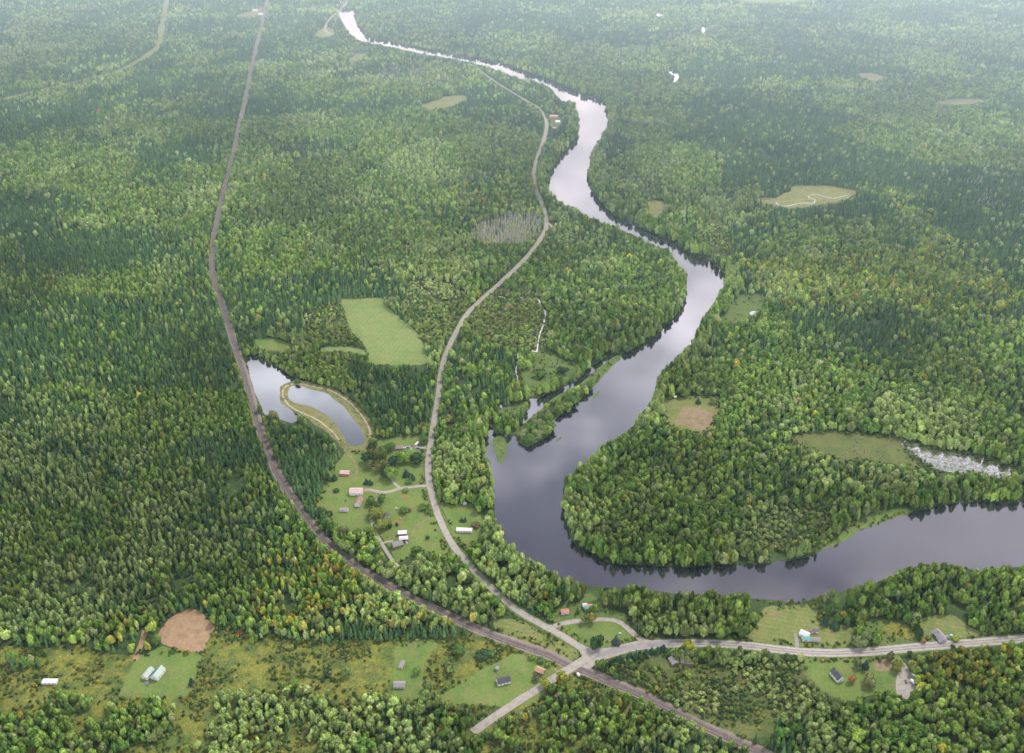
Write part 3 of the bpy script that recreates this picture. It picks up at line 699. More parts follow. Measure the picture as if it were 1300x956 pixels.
# ------------------------------------------------------------------ the rest: forest masses (instanced on surveyed points)
def scatter(name, ids, protos, mat_tint, label, sx=None, hh=None):
    k = len(ids)
    me = bpy.data.meshes.new(name); me.vertices.add(k)
    co = np.stack([X[ids] if sx is None else sx[0], Y[ids] if sx is None else sx[1], np.full(k, .1)], 1).astype(np.float32)
    me.vertices.foreach_set('co', co.ravel())
    a = me.attributes.new('tint', 'FLOAT_COLOR', 'POINT'); a.data.foreach_set('color', np.concatenate([mat_tint, np.ones((k, 1))], 1).astype(np.float32).ravel())
    rr, h_ = (rad[ids], height[ids]) if hh is None else hh
    a = me.attributes.new('size', 'FLOAT_VECTOR', 'POINT'); a.data.foreach_set('vector', np.stack([rr*RNG.uniform(.88, 1.12, k), rr*RNG.uniform(.88, 1.12, k), h_], 1).astype(np.float32).ravel())
    a = me.attributes.new('turn', 'FLOAT_VECTOR', 'POINT'); a.data.foreach_set('vector', np.stack([RNG.normal(0, .03, k), RNG.normal(0, .03, k), RNG.random(k)*6.28], 1).astype(np.float32).ravel())
    a = me.attributes.new('form', 'INT', 'POINT'); a.data.foreach_set('value', RNG.integers(0, len(protos), k).astype(np.int32))
    for m in protos[0].data.materials: me.materials.append(m)
    o = bpy.data.objects.new(name, me); COL.objects.link(o)
    ng = bpy.data.node_groups.new(name, 'GeometryNodeTree')
    ng.interface.new_socket('Geometry', in_out='INPUT', socket_type='NodeSocketGeometry'); ng.interface.new_socket('Geometry', in_out='OUTPUT', socket_type='NodeSocketGeometry')
    N, L = ng.nodes, ng.links
    gi, go = N.new('NodeGroupInput'), N.new('NodeGroupOutput')
    def attr(nm, ty):
        q = N.new('GeometryNodeInputNamedAttribute'); q.data_type = ty; q.inputs[0].default_value = nm
        return next(s for s in q.outputs if s.enabled and s.name == 'Attribute')
    join = N.new('GeometryNodeJoinGeometry')
    for i, p in enumerate(protos):
        oi = N.new('GeometryNodeObjectInfo'); oi.inputs['Object'].default_value = p; oi.inputs['As Instance'].default_value = False
        ip = N.new('GeometryNodeInstanceOnPoints'); L.new(gi.outputs[0], ip.inputs['Points']); L.new(oi.outputs['Geometry'], ip.inputs['Instance'])
        cmp = N.new('FunctionNodeCompare'); cmp.data_type = 'INT'; cmp.operation = 'EQUAL'
        ins = [s for s in cmp.inputs if s.enabled]
        L.new(attr('form', 'INT'), ins[0]); ins[1].default_value = i
        L.new(cmp.outputs[0], ip.inputs['Selection']); L.new(attr('turn', 'FLOAT_VECTOR'), ip.inputs['Rotation']); L.new(attr('size', 'FLOAT_VECTOR'), ip.inputs['Scale'])
        L.new(ip.outputs[0], join.inputs[0])
    L.new(join.outputs[0], go.inputs[0])
    md = o.modifiers.new('growth', 'NODES'); md.node_group = ng
    tag(o, label, kind='stuff'); return o
rest = idx[~taken[idx]]
form = lambda k: [p[0] for p in PROTO[k]]
a = rest[~isC[rest] & ~isS[rest]]; scatter('broadleaf_forest', a, form('broadleaf'), T[a], 'mixed green broadleaf forest covering the flat valley on both sides of the river')
a = rest[isC[rest] & ~isS[rest]]; scatter('conifer_forest', a, form('conifer'), T[a], 'dark spruce and fir forest mixed through the valley woods')
a = rest[isS[rest]]; scatter('dead_wood_forest', a, form('snag'), T[a], 'grey standing dead trees in flooded patches of the forest')

# low brush: shrubs of the meadows, forest edges, river banks and undergrowth
def brush():
    polys = [('meadow', .09, (.6, 2.2)), ('brush', .11, (1.0, 2.6)), ('wedge', .03, (.6, 1.4)), ('rightfield2', .03, (.7, 1.6)), ('marsh', .02, (.5, 1.0)), ('creekmeadow', .025, (.8, 2.0)),
             ('spit', .03, (.8, 1.8)), ('isl_long', .05, (.8, 2.2)), ('isl_small', .03, (.5, 1.1)), ('goldenrod', .012, (.4, .8)), ('snagfield', .04, (.6, 1.4)), ('bankgrass', .03, (.7, 1.5)), ('cabins', .012, (.7, 1.6)), ('clearing', .012, (.7, 1.8))]
    FIELDS['dike'] = DIK; polys.append(('dike', .05, (.3, .9)))
    xs, ys_, rs, ts = [], [], [], []
    greens = np.array([[.05, .085, .025], [.085, .125, .035], [.13, .15, .04], [.19, .175, .03], [.13, .115, .05], [.035, .065, .03]])
    for key, dens, (r0, r1) in polys:
        p = FIELDS[key]; x0, y0 = p.min(0); x1, y1 = p.max(0)
        k = int((x1-x0)*(y1-y0)*dens)
        x = RNG.uniform(x0, x1, k); y = RNG.uniform(y0, y1, k)
        m = inside(x, y, p)
        m &= ~inside(x, y, PO2) if key == 'dike' else True
        m &= fbm(x, y, 24, 51) + RNG.normal(0, .07, k) > (.48 if key in ('meadow', 'brush', 'isl_long') else .46)
        if key == 'meadow': m &= ~anyin(region(['house_lawn', 'lawn_mid', 'lawn_cross', 'soil']), x, y)
        m &= ~near_line(x, y, CROSS, 6) & ~near_line(x, y, RL, 6.6) & ~near_line(x, y, RD, 5.2) & ~near_line(x, y, HW, 6.5) & ~near_line(x, y, LOOP, 4.5)
        for l in DRIVES: m &= ~near_line(x, y, l, 3.2)
        x, y = x[m], y[m]; k = len(x)
        xs.append(x); ys_.append(y); rs.append(RNG.uniform(r0, r1, k))
        w = np.array([.27, .30, .17, .11, .06, .09]) if key in ('meadow', 'wedge', 'rightfield2', 'goldenrod') else np.array([.3, .33, .13, .03, .06, .15])
        ts.append(greens[RNG.choice(6, k, p=w)]*RNG.uniform(.9, 1.55, (k, 1)))
    # fringe shrubs along water, rails and roads
    for line, d0, d1, cnt in ((RL, 7.5, 11, 3800), (RD, 7, 11, 2600), (HW, 9, 12, 500), (FIELDS['meadow'], -3, 7, 1300), (FIELDS['soil'], 0, 6, 260), (FIELDS['hay'], 0, 5, 420), (FIELDS['eastfield'], 0, 5, 260), (FIELDS['marsh'], -4, 6, 500), (FIELDS['yard'], 0, 5, 420), (FIELDS['rightfield'], 0, 5, 260), (FIELDS['bog'], 0, 5, 300), (RIV, -1.0, 6.0, 5600), (PO1, 0, 4, 500), (CREEKS[0], 2, 7, 300), (CREEKS[1], 2, 7, 400), (CREEKS[2], 2, 7, 200)):
        i = RNG.integers(1, len(line)-1, cnt); d = line[np.minimum(i+1, len(line)-1)] - line[i-1]; d /= np.linalg.norm(d, axis=1, keepdims=True)+1e-9
        s = RNG.choice([-1, 1], cnt)*RNG.uniform(d0, d1, cnt)
        q = line[i] + np.stack([d[:, 1], -d[:, 0]], 1)*s[:, None] + RNG.normal(0, 1.5, (cnt, 2))
        m = ~anyin([RIV, PO1, DIK, APRON, FIELDS['soil'], FIELDS['hay']], q[:, 0], q[:, 1]) & ~near_line(q[:, 0], q[:, 1], RD, 5.2) & ~near_line(q[:, 0], q[:, 1], HW, 6.5) & ~near_line(q[:, 0], q[:, 1], RL, 6.6) & ~near_line(q[:, 0], q[:, 1], CROSS, 6)
        for l in DRIVES: m &= ~near_line(q[:, 0], q[:, 1], l, 3.5)
        m &= vnoise(q[:, 0], q[:, 1], 20, 61) > .33
        q = q[m]; k = len(q)
        xs.append(q[:, 0]); ys_.append(q[:, 1]); rs.append(RNG.uniform(.7, 1.9, k)); ts.append(greens[RNG.choice(6, k, p=[.3, .3, .15, .06, .07, .12])]*RNG.uniform(.9, 1.5, (k, 1)))
    x = np.concatenate(xs); y = np.concatenate(ys_); r = np.concatenate(rs); t = np.concatenate(ts)
    print('brush', len(x))
    scatter('meadow_undergrowth', np.arange(len(x)), form('shrub'), t, 'scattered low bushes and weeds over the meadows, banks and verges', (x, y), (r, r*RNG.uniform(.8, 1.5, len(x))))
brush()

# ------------------------------------------------------------------ named trees on lawns and in yards
def one(kind, u, v, wpx, hm, tint, label, group=None, **k):
    x, y = G(u, v); s = pxm(v)
    return tree_thing(kind, x, y, hm*(1.15 if kind != 'shrub' else 1), wpx/s/2*1.06, tint, label, group, gain=1.35, **k)
GRN, BRT, DRK, OLV, SPR, PAL, YGR, ORG = (.06, .11, .028), (.10, .16, .03), (.028, .055, .024), (.075, .09, .03), (.022, .046, .030), (.12, .15, .06), (.17, .19, .025), (.24, .12, .05)
LAWN = [
 ('broadleaf', 465, 587, 15, 12, DRK, 'dark leafy tree at the tip of the dammed pond'),
 ('broadleaf', 478, 582, 19, 13, OLV, 'wide olive green tree at the top of the yard grove beside the pond'),
 ('broadleaf', 485, 596, 17, 12, OLV, 'olive tree on the lawn side of the yard grove'),
 ('broadleaf', 498, 607, 20, 13, BRT, 'broad bright green tree above the driveway fork'),
 ('broadleaf', 512, 586, 19, 13, BRT, 'bright round tree just below the junk filled driveway'),
 ('broadleaf', 529, 587, 17, 11, DRK, 'dark tree between the bright round tree and gravel road'),
 ('broadleaf', 472, 573, 15, 11, DRK, 'dark tree at the very top of the yard grove'),
 ('broadleaf', 486, 578, 16, 11, GRN, 'green tree in the top right of the yard grove'),
 ('broadleaf', 470, 594, 13, 10, OLV, 'olive tree on the lower left of the yard grove'),
 ('broadleaf', 489, 606, 15, 11, DRK, 'dark tree left of the broad bright one'),
 ('broadleaf', 500, 590, 14, 11, DRK, 'dark tree between the grove and the bright round tree'),
 ('broadleaf', 538, 561, 12, 10, GRN, 'green tree above the junk filled driveway near the road'),
 ('broadleaf', 497, 572, 13, 10, GRN, 'green tree hiding the left side of the mauve roofed house'),
 ('broadleaf', 479, 645, 10, 8, GRN, 'small green tree beside the upper farm lane'),
 ('broadleaf', 408, 652, 10, 9, GRN, 'green tree at the railway edge of the barn lawn'),
 ('broadleaf', 436, 679, 15, 10, (.10, .115, .05), 'grey green tree at the lower edge of the barn lawn'),
 ('broadleaf', 452, 684, 16, 10, GRN, 'green tree below the barn lawn beside the farm lane'),
 ('broadleaf', 470, 680, 14, 10, BRT, 'bright tree at the corner of barn lawn and farm lane'),
 ('conifer', 516, 604, 10, 10, SPR, 'dark blue green spruce on the lawn right of the driveway fork'),
 ('conifer', 524, 609, 9, 9, DRK, 'smaller spruce beside the gravel road lawn'),
 ('shrub', 519, 613, 9, 4, GRN, 'rounded green bush at the foot of the lawn spruces'),
 ('conifer', 465, 614, 7, 8, SPR, 'left one of two spruces on the lawn above the long barn'),
 ('conifer', 470, 615, 7, 8, SPR, 'right one of two spruces on the lawn above the long barn'),
 ('conifer', 418, 610, 9, 10, DRK, 'conifer in the clump below the red shed, left'),
 ('conifer', 425, 609, 9, 9, DRK, 'conifer in the clump below the red shed, right'),
 ('shrub', 427, 624, 8, 3, DRK, 'small dark bush alone on the lawn left of the barn'),
 ('conifer', 415, 655, 6, 9, DRK, 'thin dark spruce left of the small white trailer'),
 ('conifer', 421, 654, 5, 7, DRK, 'shorter spruce next to the small white trailer'),
 ('broadleaf', 471, 640, 14, 9, GRN, 'green tree between the rusty roofed barn and farm lane'),
 ('broadleaf', 484, 637, 13, 8, GRN, 'tree at the top end of the farm lane'),
 ('broadleaf', 477, 656, 21, 11, (.13, .15, .035), 'yellow green tree hanging over the farm lane'),
 ('broadleaf', 483, 671, 22, 11, (.12, .145, .035), 'yellow green tree below the dark roofed cottage'),
 ('shrub', 494, 670, 8, 5, DRK, 'dark bush beside the cottage trees'),
 ('conifer', 504, 667, 5, 5, SPR, 'tiny lone spruce on the lawn above the red farmhouse'),
 ('shrub', 515, 624, 8, 4, BRT, 'round bright bush on the edge of the driveway'),
 ('shrub', 513, 650, 13, 5, GRN, 'large bush with a red edge in the middle of the big lawn'),
 ('shrub', 520, 649, 6, 3, (.13, .07, .03), 'reddish bush at the end of the garden bed'),
 ('shrub', 536, 646, 12, 5, GRN, 'green bush near the gravel road bend'),
 ('shrub', 544, 651, 9, 4, GRN, 'second bush close to the gravel road bend'),
 ('broadleaf', 528, 702, 13, 8, GRN, 'green tree on the lower lawn beside the farmhouse'),
 ('shrub', 543, 684, 6, 3, DRK, 'dark low bush on the lower lawn'),
 ('conifer', 586, 662, 5, 7, DRK, 'left of the two thin spruces above the mobile home'),
 ('conifer', 590.5, 662, 5, 7, DRK, 'right of the two thin spruces above the mobile home'),
 ('shrub', 604, 668, 12, 4, (.11, .08, .04), 'brownish bush at the right end of the mobile home'),
 ('broadleaf', 757, 821, 17, 12, (.03, .065, .022), 'dark round tree alone on the loop road lawn'),
 ('conifer', 782, 817, 10.5, 12, (.035, .055, .045), 'grey green spruce on the loop road lawn'),
 ('broadleaf', 743, 790, 12, 9, (.10, .14, .04), 'pale green tree on the inner edge of the loop road'),
 ('broadleaf', 751, 789, 13, 10, (.15, .14, .03), 'yellow topped tree on the loop road edge below the teal cabin'),
 ('broadleaf', 713, 869, 19, 12, YGR, 'bright yellow green tree beside the level crossing'),
 ('broadleaf', 692, 872, 15, 8, YGR, 'low yellow green tree left of the level crossing tree'),
 ('shrub', 680, 863, 10, 5, (.07, .09, .05), 'grey green bush below the brown roofed shed'),
 ('shrub', 675, 836, 10, 4, BRT, 'bright bush at the railway end of the hedge'),
 ('shrub', 686, 840, 10, 4, GRN, 'middle bush of the hedge by the railway'),
 ('shrub', 696, 845, 9, 4, BRT, 'lowest bush of the hedge by the railway'),
 ('broadleaf', 583, 828, 18, 8, GRN, 'round bush like tree in the meadow near the railway'),
 ('shrub', 612, 834, 20, 4.5, DRK, 'wide dark thicket in the meadow beside the railway'),
 ('shrub', 624, 831, 12, 4, GRN, 'small thicket next to the wide dark one'),
 ('conifer', 244, 869, 10, 9, SPR, 'dark spruce at the corner of the lower left house lawn'),
 ('broadleaf', 530, 855, 11, 6, BRT, 'small bright round tree on the middle lawn'),
 ('conifer', 1047, 793, 13, 13, SPR, 'dark tall conifer on the field edge by the river wood'),
 ('conifer', 1060, 797, 12, 11, DRK, 'second dark conifer on the field edge'),
 ('broadleaf', 1088, 819, 21, 11, PAL, 'wide pale tree at the end of the white house field'),
 ('broadleaf', 1097, 812, 16, 9, PAL, 'pale tree behind the wide pale one'),
 ('broadleaf', 1166, 808, 11, 10, DRK, 'dark tree between goldenrod patch and grey house lawn'),
 ('shrub', 1172, 816, 6, 4, ORG, 'reddish sapling by the highway beside the grey house lawn'),
 ('shrub', 1212, 813, 9, 3.5, YGR, 'yellow bush beside the parked dark car'),
 ('broadleaf', 1129, 838, 10, 9, OLV, 'olive tree overhanging the lower highway edge'),
 ('broadleaf', 1138, 850, 15, 10, (.12, .14, .03), 'yellow green tree above the gravel yard'),
 ('conifer', 1098, 849, 11, 12, SPR, 'dark spruce beside the highway above the lower yard'),
 ('broadleaf', 1081, 866, 10, 7, ORG, 'orange autumn tree right of the small white house'),
 ('broadleaf', 1088, 848, 13, 8, (.085, .11, .05), 'grey green tree between the white house and spruce'),
 ('broadleaf', 1102, 868, 18, 10, (.13, .14, .05), 'pale yellow tree below the brown bare patch'),
 ('broadleaf', 874, 829, 19, 11, YGR, 'bright yellow green tree leaning over the highway'),
 ('broadleaf', 347, 529, 14, 7, (.11, .13, .035), 'round willow standing in the water of the railway pond'),
 ('broadleaf', 378, 487, 8, 7, GRN, 'small tree at the neck between the two ponds'),
 ('conifer', 842, 532, 5, 9, DRK, 'thin dark conifer on the river side of the fallow field'),
 ('conifer', 886, 512, 8, 9, DRK, 'dark conifer on top of the fallow plot'),
 ('broadleaf', 905, 512, 10, 8, PAL, 'pale tree at the corner of the fallow field'),
 ('broadleaf', 1004, 768, 6, 7, GRN, 'left small tree on the river bank above the field'),
 ('broadleaf', 1020, 767, 6, 7, GRN, 'right small tree on the river bank above the field'),
 ('broadleaf', 686, 478, 16, 8, GRN, 'round tree in the creek meadow beside the river'),
 ('broadleaf', 714, 474, 14, 9, DRK, 'dark tree on the upper creek meadow'),
 ('broadleaf', 632, 548, 14, 7, GRN, 'tree on the spit beside the islet'),
 ('shrub', 304, 806, 7, 3, (.18, .03, .03), 'red leaved bush right of the tilled field'),
]
for i in range(11):     # the dark hedge-like row beside the highway
    u = 768 + i*7.4; LAWN.append(('conifer', u, 846 - i*2.1 + (i % 2)*2, 9, 7.5 + (i*37 % 5)*.5, SPR if i % 3 else DRK, 'dark conifer in the dense row along the lower side of the highway by the junction', 'dark conifers in a row by the junction'))
for u, v, w_, t_ in ((664,556,15,PAL),(673,561,18,GRN),(680,556,21,PAL),(690,551,20,(.09,.13,.035)),(698,546,16,GRN),(671,549,16,GRN),(684,543,17,PAL),(709,526,17,GRN),(717,521,18,(.09,.13,.035)),(726,513,16,GRN),(741,499,14,PAL),(748,494,11,GRN)):
    LAWN.append(('broadleaf', u, v, w_, 11, t_, 'spreading willow green tree on the wooded island along the inner river bend', 'trees on the wooded river island'))
for u, v, w_ in ((634,545,13),(643,541,12),(626,532,15),(650,536,10)):
    LAWN.append(('broadleaf', u, v, w_, 9, GRN, 'spreading tree on the grassy spit above the small islet', 'trees on the grassy spit'))
for t in LAWN:
    one(*t[:7], group=(t[7] if len(t) > 7 else None))

# ------------------------------------------------------------------ buildings
WHITE = plain('white_paint', (.54, .53, .52), .6); RED = plain('barn_red', (.28, .05, .05), .75); GREYW = plain('grey_siding', (.45, .50, .56), .6)
BROWN = plain('brown_boards', (.16, .10, .07), .8); TEAL = plain('teal_paint', (.15, .36, .31), .6); BLUEW = plain('pale_blue_paint', (.30, .45, .60), .6)
R_DARK = plain('dark_shingles', (.055, .055, .065), .85); R_GREY = plain('grey_shingles', (.19, .18, .18), .85); R_PINK = plain('pale_red_metal', (.40, .29, .27), .5, scale=.6, var=.3)
R_RUST = plain('rusty_metal', (.24, .145, .115), .7, scale=.5, var=.55); R_GREEN = plain('green_metal', (.03, .125, .09), .5, scale=.6); R_SAGE = plain('sage_metal', (.27, .32, .28), .5)
R_WHITE = plain('white_metal', (.44, .45, .465), .45); R_BROWN = plain('brown_shingles', (.33, .21, .13), .85, scale=1, var=.3); R_RED = plain('red_metal', (.40, .16, .12), .6)
R_TEAL = plain('teal_metal', (.10, .27, .23), .5); GLASS = plain('window_glass', (.03, .035, .045), .1, spec=.6); DOORM = plain('door_paint', (.22, .12, .08), .6); BRICK = plain('chimney_brick', (.28, .13, .09), .9)
FOUND = plain('concrete', (.35, .34, .32), .9)
def box(name, c, s, mat, parent, rz=0):
    cx, cy, cz = c; a, b, h = s[0]/2, s[1]/2, s[2]/2
    vs = [(x, y, z) for z in (-h, h) for x, y in ((-a, -b), (a, -b), (a, b), (-a, b))]
    fs = [(0, 3, 2, 1), (4, 5, 6, 7), (0, 1, 5, 4), (1, 2, 6, 5), (2, 3, 7, 6), (3, 0, 4, 7)]
    o = mesh_obj(name, vs, fs, mat, parent); o.location = c; o.rotation_euler.z = rz
    return o
def house(name, u, v, L, W, h, rise, rot, wall, roof, label, cat='house', windows=3, door=True, chimney=False, group=None, roof2=None, garage=False):
    """ridge along local x, L long, W wide; rot degrees from the x axis"""
    x, y = G(u, v); e = empty(name, (x, y, .12), R(rot)); tag(e, label, cat, group)
    a, b = L/2, W/2
    vs = [(-a, -b, 0), (a, -b, 0), (a, b, 0), (-a, b, 0), (-a, -b, h), (a, -b, h), (a, b, h), (-a, b, h), (-a, 0, h+rise), (a, 0, h+rise)]
    mesh_obj('wall', vs, [(0, 1, 5, 4), (1, 2, 6, 9, 5), (2, 3, 7, 6), (3, 0, 4, 8, 7)], wall, e)
    o, ov, th = .45, .5, .14
    sl = rise / b
    rv, rf = [], []
    for s in (-1, 1):
        k = len(rv)
        for dz in (.06, .06 + th):
            for xx in (-a-o, a+o):
                rv += [(xx, s*(b+ov), h - ov*sl + dz), (xx, 0, h + rise + dz)]
        rf += [(k, k+1, k+3, k+2), (k+4, k+6, k+7, k+5), (k, k+2, k+6, k+4), (k, k+4, k+5, k+1), (k+2, k+3, k+7, k+6)]
    mesh_obj('roof', rv, rf, [roof] + ([roof2] if roof2 else []), e, midx=([0]*5 + [1]*5) if roof2 else None)
    box('foundation', (0, 0, .0), (L+.1, W+.1, .5), FOUND, e)
    for s in (-1, 1):
        for i in range(windows):
            xx = -a + L*(i+.75)/(windows+.5)
            if s < 0 and door and i == windows//2: continue
            w = box('window', (xx, s*(b+.03), h*.55), (1.1, .08, 1.2), GLASS, e)
            box('frame', (0, -s*.02, -.7), (1.3, .1, .12), WHITE, w)
        if h + rise > 3.5:
            w = box('window', (s*(a+.03), 0, h*.55), (.08, 1.2, 1.2), GLASS, e)
    if door:
        d = box('door', (0, -b-.05, 1.05), (1.0 if not garage else 2.6, .1, 2.0), DOORM if not garage else WHITE, e)
    if chimney: box('chimney', (a*.3, b*.25, h+rise+.3), (.8, .8, 1.9), BRICK, e)
    return e
# angle note: 0 = ridge across the picture, 90 = ridge pointing away from the viewer
house('farm_shed', 438, 602, 12, 7, 3.2, 1.8, -3, RED, R_PINK, 'red shed with a faded pink roof at the top of the lawn below the pond', 'shed', 2)
house('long_barn', 452.5, 626, 16, 10, 4.2, 2.4, 0, WHITE, R_PINK, 'long white barn with a faded brown roof at the end of the driveway', 'barn', 3)
house('farmhouse', 455.5, 639, 14, 6.5, 3.8, 2.6, 82, WHITE, R_RUST, 'white farmhouse wing with patchy rusty roof joined below the long barn', 'house', 3, chimney=True)
house('trailer', 437, 648.5, 10.5, 4, 2.7, .5, 2, WHITE, R_GREY, 'small white trailer with grey roof alone on the lawn near the railway', 'trailer', 2)
house('cottage', 490, 658, 9, 6.5, 3, 2.6, 80, plain('orange_boards', (.5, .24, .1), .7), R_DARK, 'small dark roofed cottage with an orange wall among yellow green trees', 'cottage', 2)
house('farmhouse', 511, 678.5, 10, 6, 3.4, 1.3, 6, RED, R_WHITE, 'upper red walled outbuilding with a white metal roof on the big lawn', 'outbuilding', 3)
house('farmhouse', 512.5, 685.5, 10, 5.5, 3.4, 1.3, 6, RED, R_WHITE, 'lower red walled outbuilding with white metal roof beside the dark roofed house', 'outbuilding', 3)
house('old_house', 504.5, 693, 12, 8.5, 3.6, 3.2, 25, BROWN, R_GREY, 'weathered house with a dark patched roof at the end of the short drive', 'house', 3, chimney=True)
house('mobile_home', 589.5, 674.5, 18.5, 5, 3.0, .6, -3, WHITE, R_WHITE, 'long white mobile home on the lawn right of the gravel road', 'mobile home', 5)
house('garden_shed', 590, 640, 3.6, 3, 2.2, .8, 10, WHITE, R_WHITE, 'tiny white shed against the trees above the mobile home', 'shed', 1)
house('hidden_house', 507, 570, 9, 6, 3, 1.8, 4, BROWN, plain('mauve_shingles', (.24, .17, .19), .8), 'house with a dull mauve roof among trees at the end of the junk driveway', 'house', 2)
house('roadside_shed', 545.5, 483, 4.5, 3.5, 2.4, 1.0, 5, TEAL, R_TEAL, 'tiny teal shed in the trees left of the gravel road', 'shed', 1)
house('riverside_shed', 717, 778, 8, 5.5, 2.8, 2.0, 8, BLUEW, R_RED, 'small pale blue shed with faded red roof above the loop road', 'shed', 2)
house('cabin', 747, 773, 8.5, 6, 3.4, 1.2, 5, TEAL, R_TEAL, 'teal cabin with a red trimmed edge near the river wood', 'cabin', 2, roof2=R_RED)
house('cabin', 742.5, 770.5, 4.5, 4.5, 3, .8, 5, WHITE, R_WHITE, 'white annex at the left end of the teal cabin', 'annex', 1)
house('hidden_house', 855, 841, 9, 7, 3.0, 2.0, -70, BROWN, R_GREY, 'left grey roofed house among trees below the highway', 'house', 2)
house('hidden_house', 872, 841, 13, 8, 3.2, 2.2, -4, BROWN, R_GREY, 'wider grey roofed house among trees below the highway', 'house', 3)
house('white_house', 1021, 807, 9.5, 7, 3.4, 1.8, -35, WHITE, R_WHITE, 'white house with a white roof standing in the field by the highway', 'house', 2)
house('white_house', 1023, 812.5, 8, 5, 3.0, 1.6, 0, WHITE, R_TEAL, 'teal roofed front wing of the white house in the field', 'house wing', 2)
house('garage', 1034, 813.5, 11, 4, 2.6, 1.2, -5, WHITE, R_GREY, 'low grey roofed garage right of the white house in the field', 'garage', 2, garage=True)
house('field_shed', 1034, 802.5, 6.5, 4, 2.8, 1.6, -3, WHITE, plain('plum_shingles', (.13, .09, .12), .8), 'small white shed with a plum roof behind the white house', 'shed', 2)
house('grey_house', 1192, 809, 13, 8.5, 3.6, 2.8, 108, GREYW, R_GREY, 'pale grey blue house with a dark roof beside the highway', 'house', 3, chimney=True)
house('small_white_house', 1062, 860, 12.5, 7.5, 4.2, 3.6, 112, WHITE, R_DARK, 'white house with a steep dark roof below the highway', 'house', 3, chimney=True)
house('green_roof_house', 201, 857, 13.5, 8.5, 3.8, 3.4, 72, WHITE, R_SAGE, 'white house with a green and pale sage metal roof on the lower left lawn', 'house', 3, chimney=True, roof2=R_GREEN)
house('green_roof_house', 188.5, 857, 12, 6.5, 3.4, 2.2, 72, WHITE, R_SAGE, 'white wing with a pale sage roof left of the green roofed house', 'house wing', 3)
house('trailer', 64, 867, 14, 5, 2.8, .7, 0, WHITE, R_WHITE, 'white roofed trailer at the bottom edge in the left meadow', 'trailer', 3)
house('camper_shed', 510, 845, 8, 3.8, 2.6, 1.2, 75, WHITE, R_GREY, 'narrow white shed with grey roof on the middle lawn', 'shed', 2)
house('low_house', 507, 871, 11, 7, 2.8, 1.6, 0, WHITE, R_GREY, 'grey roofed house at the bottom edge of the middle lawn', 'house', 3)
house('dark_roof_house', 639, 866, 13, 7.5, 3.4, 2.6, 18, WHITE, R_DARK, 'white house with a dark slate roof at the bottom near the crossing', 'house', 3, chimney=True)
house('garden_shed', 631, 850, 3.6, 3.2, 2.3, 1.2, 60, BROWN, R_GREY, 'tiny grey shed at the meadow edge behind the slate roofed house', 'shed', 1)
house('brown_shed', 685.5, 853, 9.5, 6.5, 3.0, 2.2, -28, BROWN, R_BROWN, 'brown roofed shed on the lawn between railway and crossing road', 'shed', 2)
house('river_lodge', 703, 149, 21, 9, 4, 2.4, -4, plain('lodge_red', (.45, .12, .12), .7), R_PINK, 'long red lodge at the far bend of the gravel road by the river', 'lodge', 4)
house('river_lodge', 709, 156, 14, 10, 4, 2.4, 0, WHITE, plain('aqua_metal', (.5, .62, .64), .5), 'pale aqua roofed building beside the red lodge near the river', 'house', 3)
house('far_house', 703.5, 164, 9, 7, 3, 1.8, 0, plain('pink_boards', (.55, .35, .3), .7), R_PINK, 'small pinkish shed just below the river lodge', 'shed', 2)
house('far_house', 324, 14, 16, 12, 4, 2.5, 0, WHITE, R_WHITE, 'upper of two white buildings in the far clearing beside the railway', 'house', 3)
house('far_house', 331, 19, 14, 12, 4, 2.5, 0, WHITE, R_WHITE, 'lower of two white buildings in the far clearing, closest to the railway', 'house', 3)
house('far_house', 738, 4, 24, 14, 5, 3, 0, WHITE, R_WHITE, 'white building among far trees at the top middle of the photo', 'house', 4)
house('field_hut', 857, 505, 3.5, 3, 2.2, .8, 0, WHITE, R_WHITE, 'tiny white hut at the top of the fallow field', 'hut', 1)

# ------------------------------------------------------------------ vehicles and small things
TYRE = plain('tyre_rubber', (.02, .02, .02), .9)
def loft(vs, fs, secs):
    k = len(vs); m = len(secs[0])
    for s in secs: vs.extend(s)
    for i in range(len(secs)-1):
        for j in range(m): fs.append((k+i*m+j, k+i*m+(j+1) % m, k+(i+1)*m+(j+1) % m, k+(i+1)*m+j))
    fs.append(tuple(k+j for j in range(m))[::-1]); fs.append(tuple(k+(len(secs)-1)*m+j for j in range(m)))
def car(u, v, rot, paint, label, group='parked cars'):
    x, y = G(u, v); e = empty('parked_car', (x, y, .3), R(rot)); tag(e, label, 'car', group)
    vs, fs = [], []
    def sec(xx, w, z0, z1): return [(xx, -w, z0), (xx, w, z0), (xx, w*.96, z1), (xx, -w*.96, z1)]
    loft(vs, fs, [sec(-2.25, .8, .45, .85), sec(-2.1, .9, .3, .98), sec(0, .92, .28, 1.0), sec(1.3, .9, .28, .95), sec(2.15, .82, .32, .78), sec(2.25, .74, .42, .7)])
    mesh_obj('body', vs, fs, paint, e)
    vs, fs = [], []
    loft(vs, fs, [sec(-1.95, .78, .97, 1.0), sec(-1.45, .72, .97, 1.42), sec(.1, .72, .98, 1.46), sec(1.0, .78, .95, .98)])
    mesh_obj('cabin_glass', vs, fs, GLASS, e)
    box('roof', (-.65, 0, 1.47), (1.5, 1.36, .06), paint, e)
    for sx in (-1.35, 1.35):
        for sy in (-.82, .82):
            vs, fs = [], []; k = 10
            for yy in (-.11, .11):
                for i in range(k): vs.append((math.cos(6.283*i/k)*.33, yy, math.sin(6.283*i/k)*.33))
            for i in range(k): fs.append((i, (i+1) % k, k+(i+1) % k, k+i))
            fs += [tuple(range(k))[::-1], tuple(range(k, 2*k))]
            w = mesh_obj('wheel', vs, fs, TYRE, e); w.location = (sx, sy, .33)
    return e
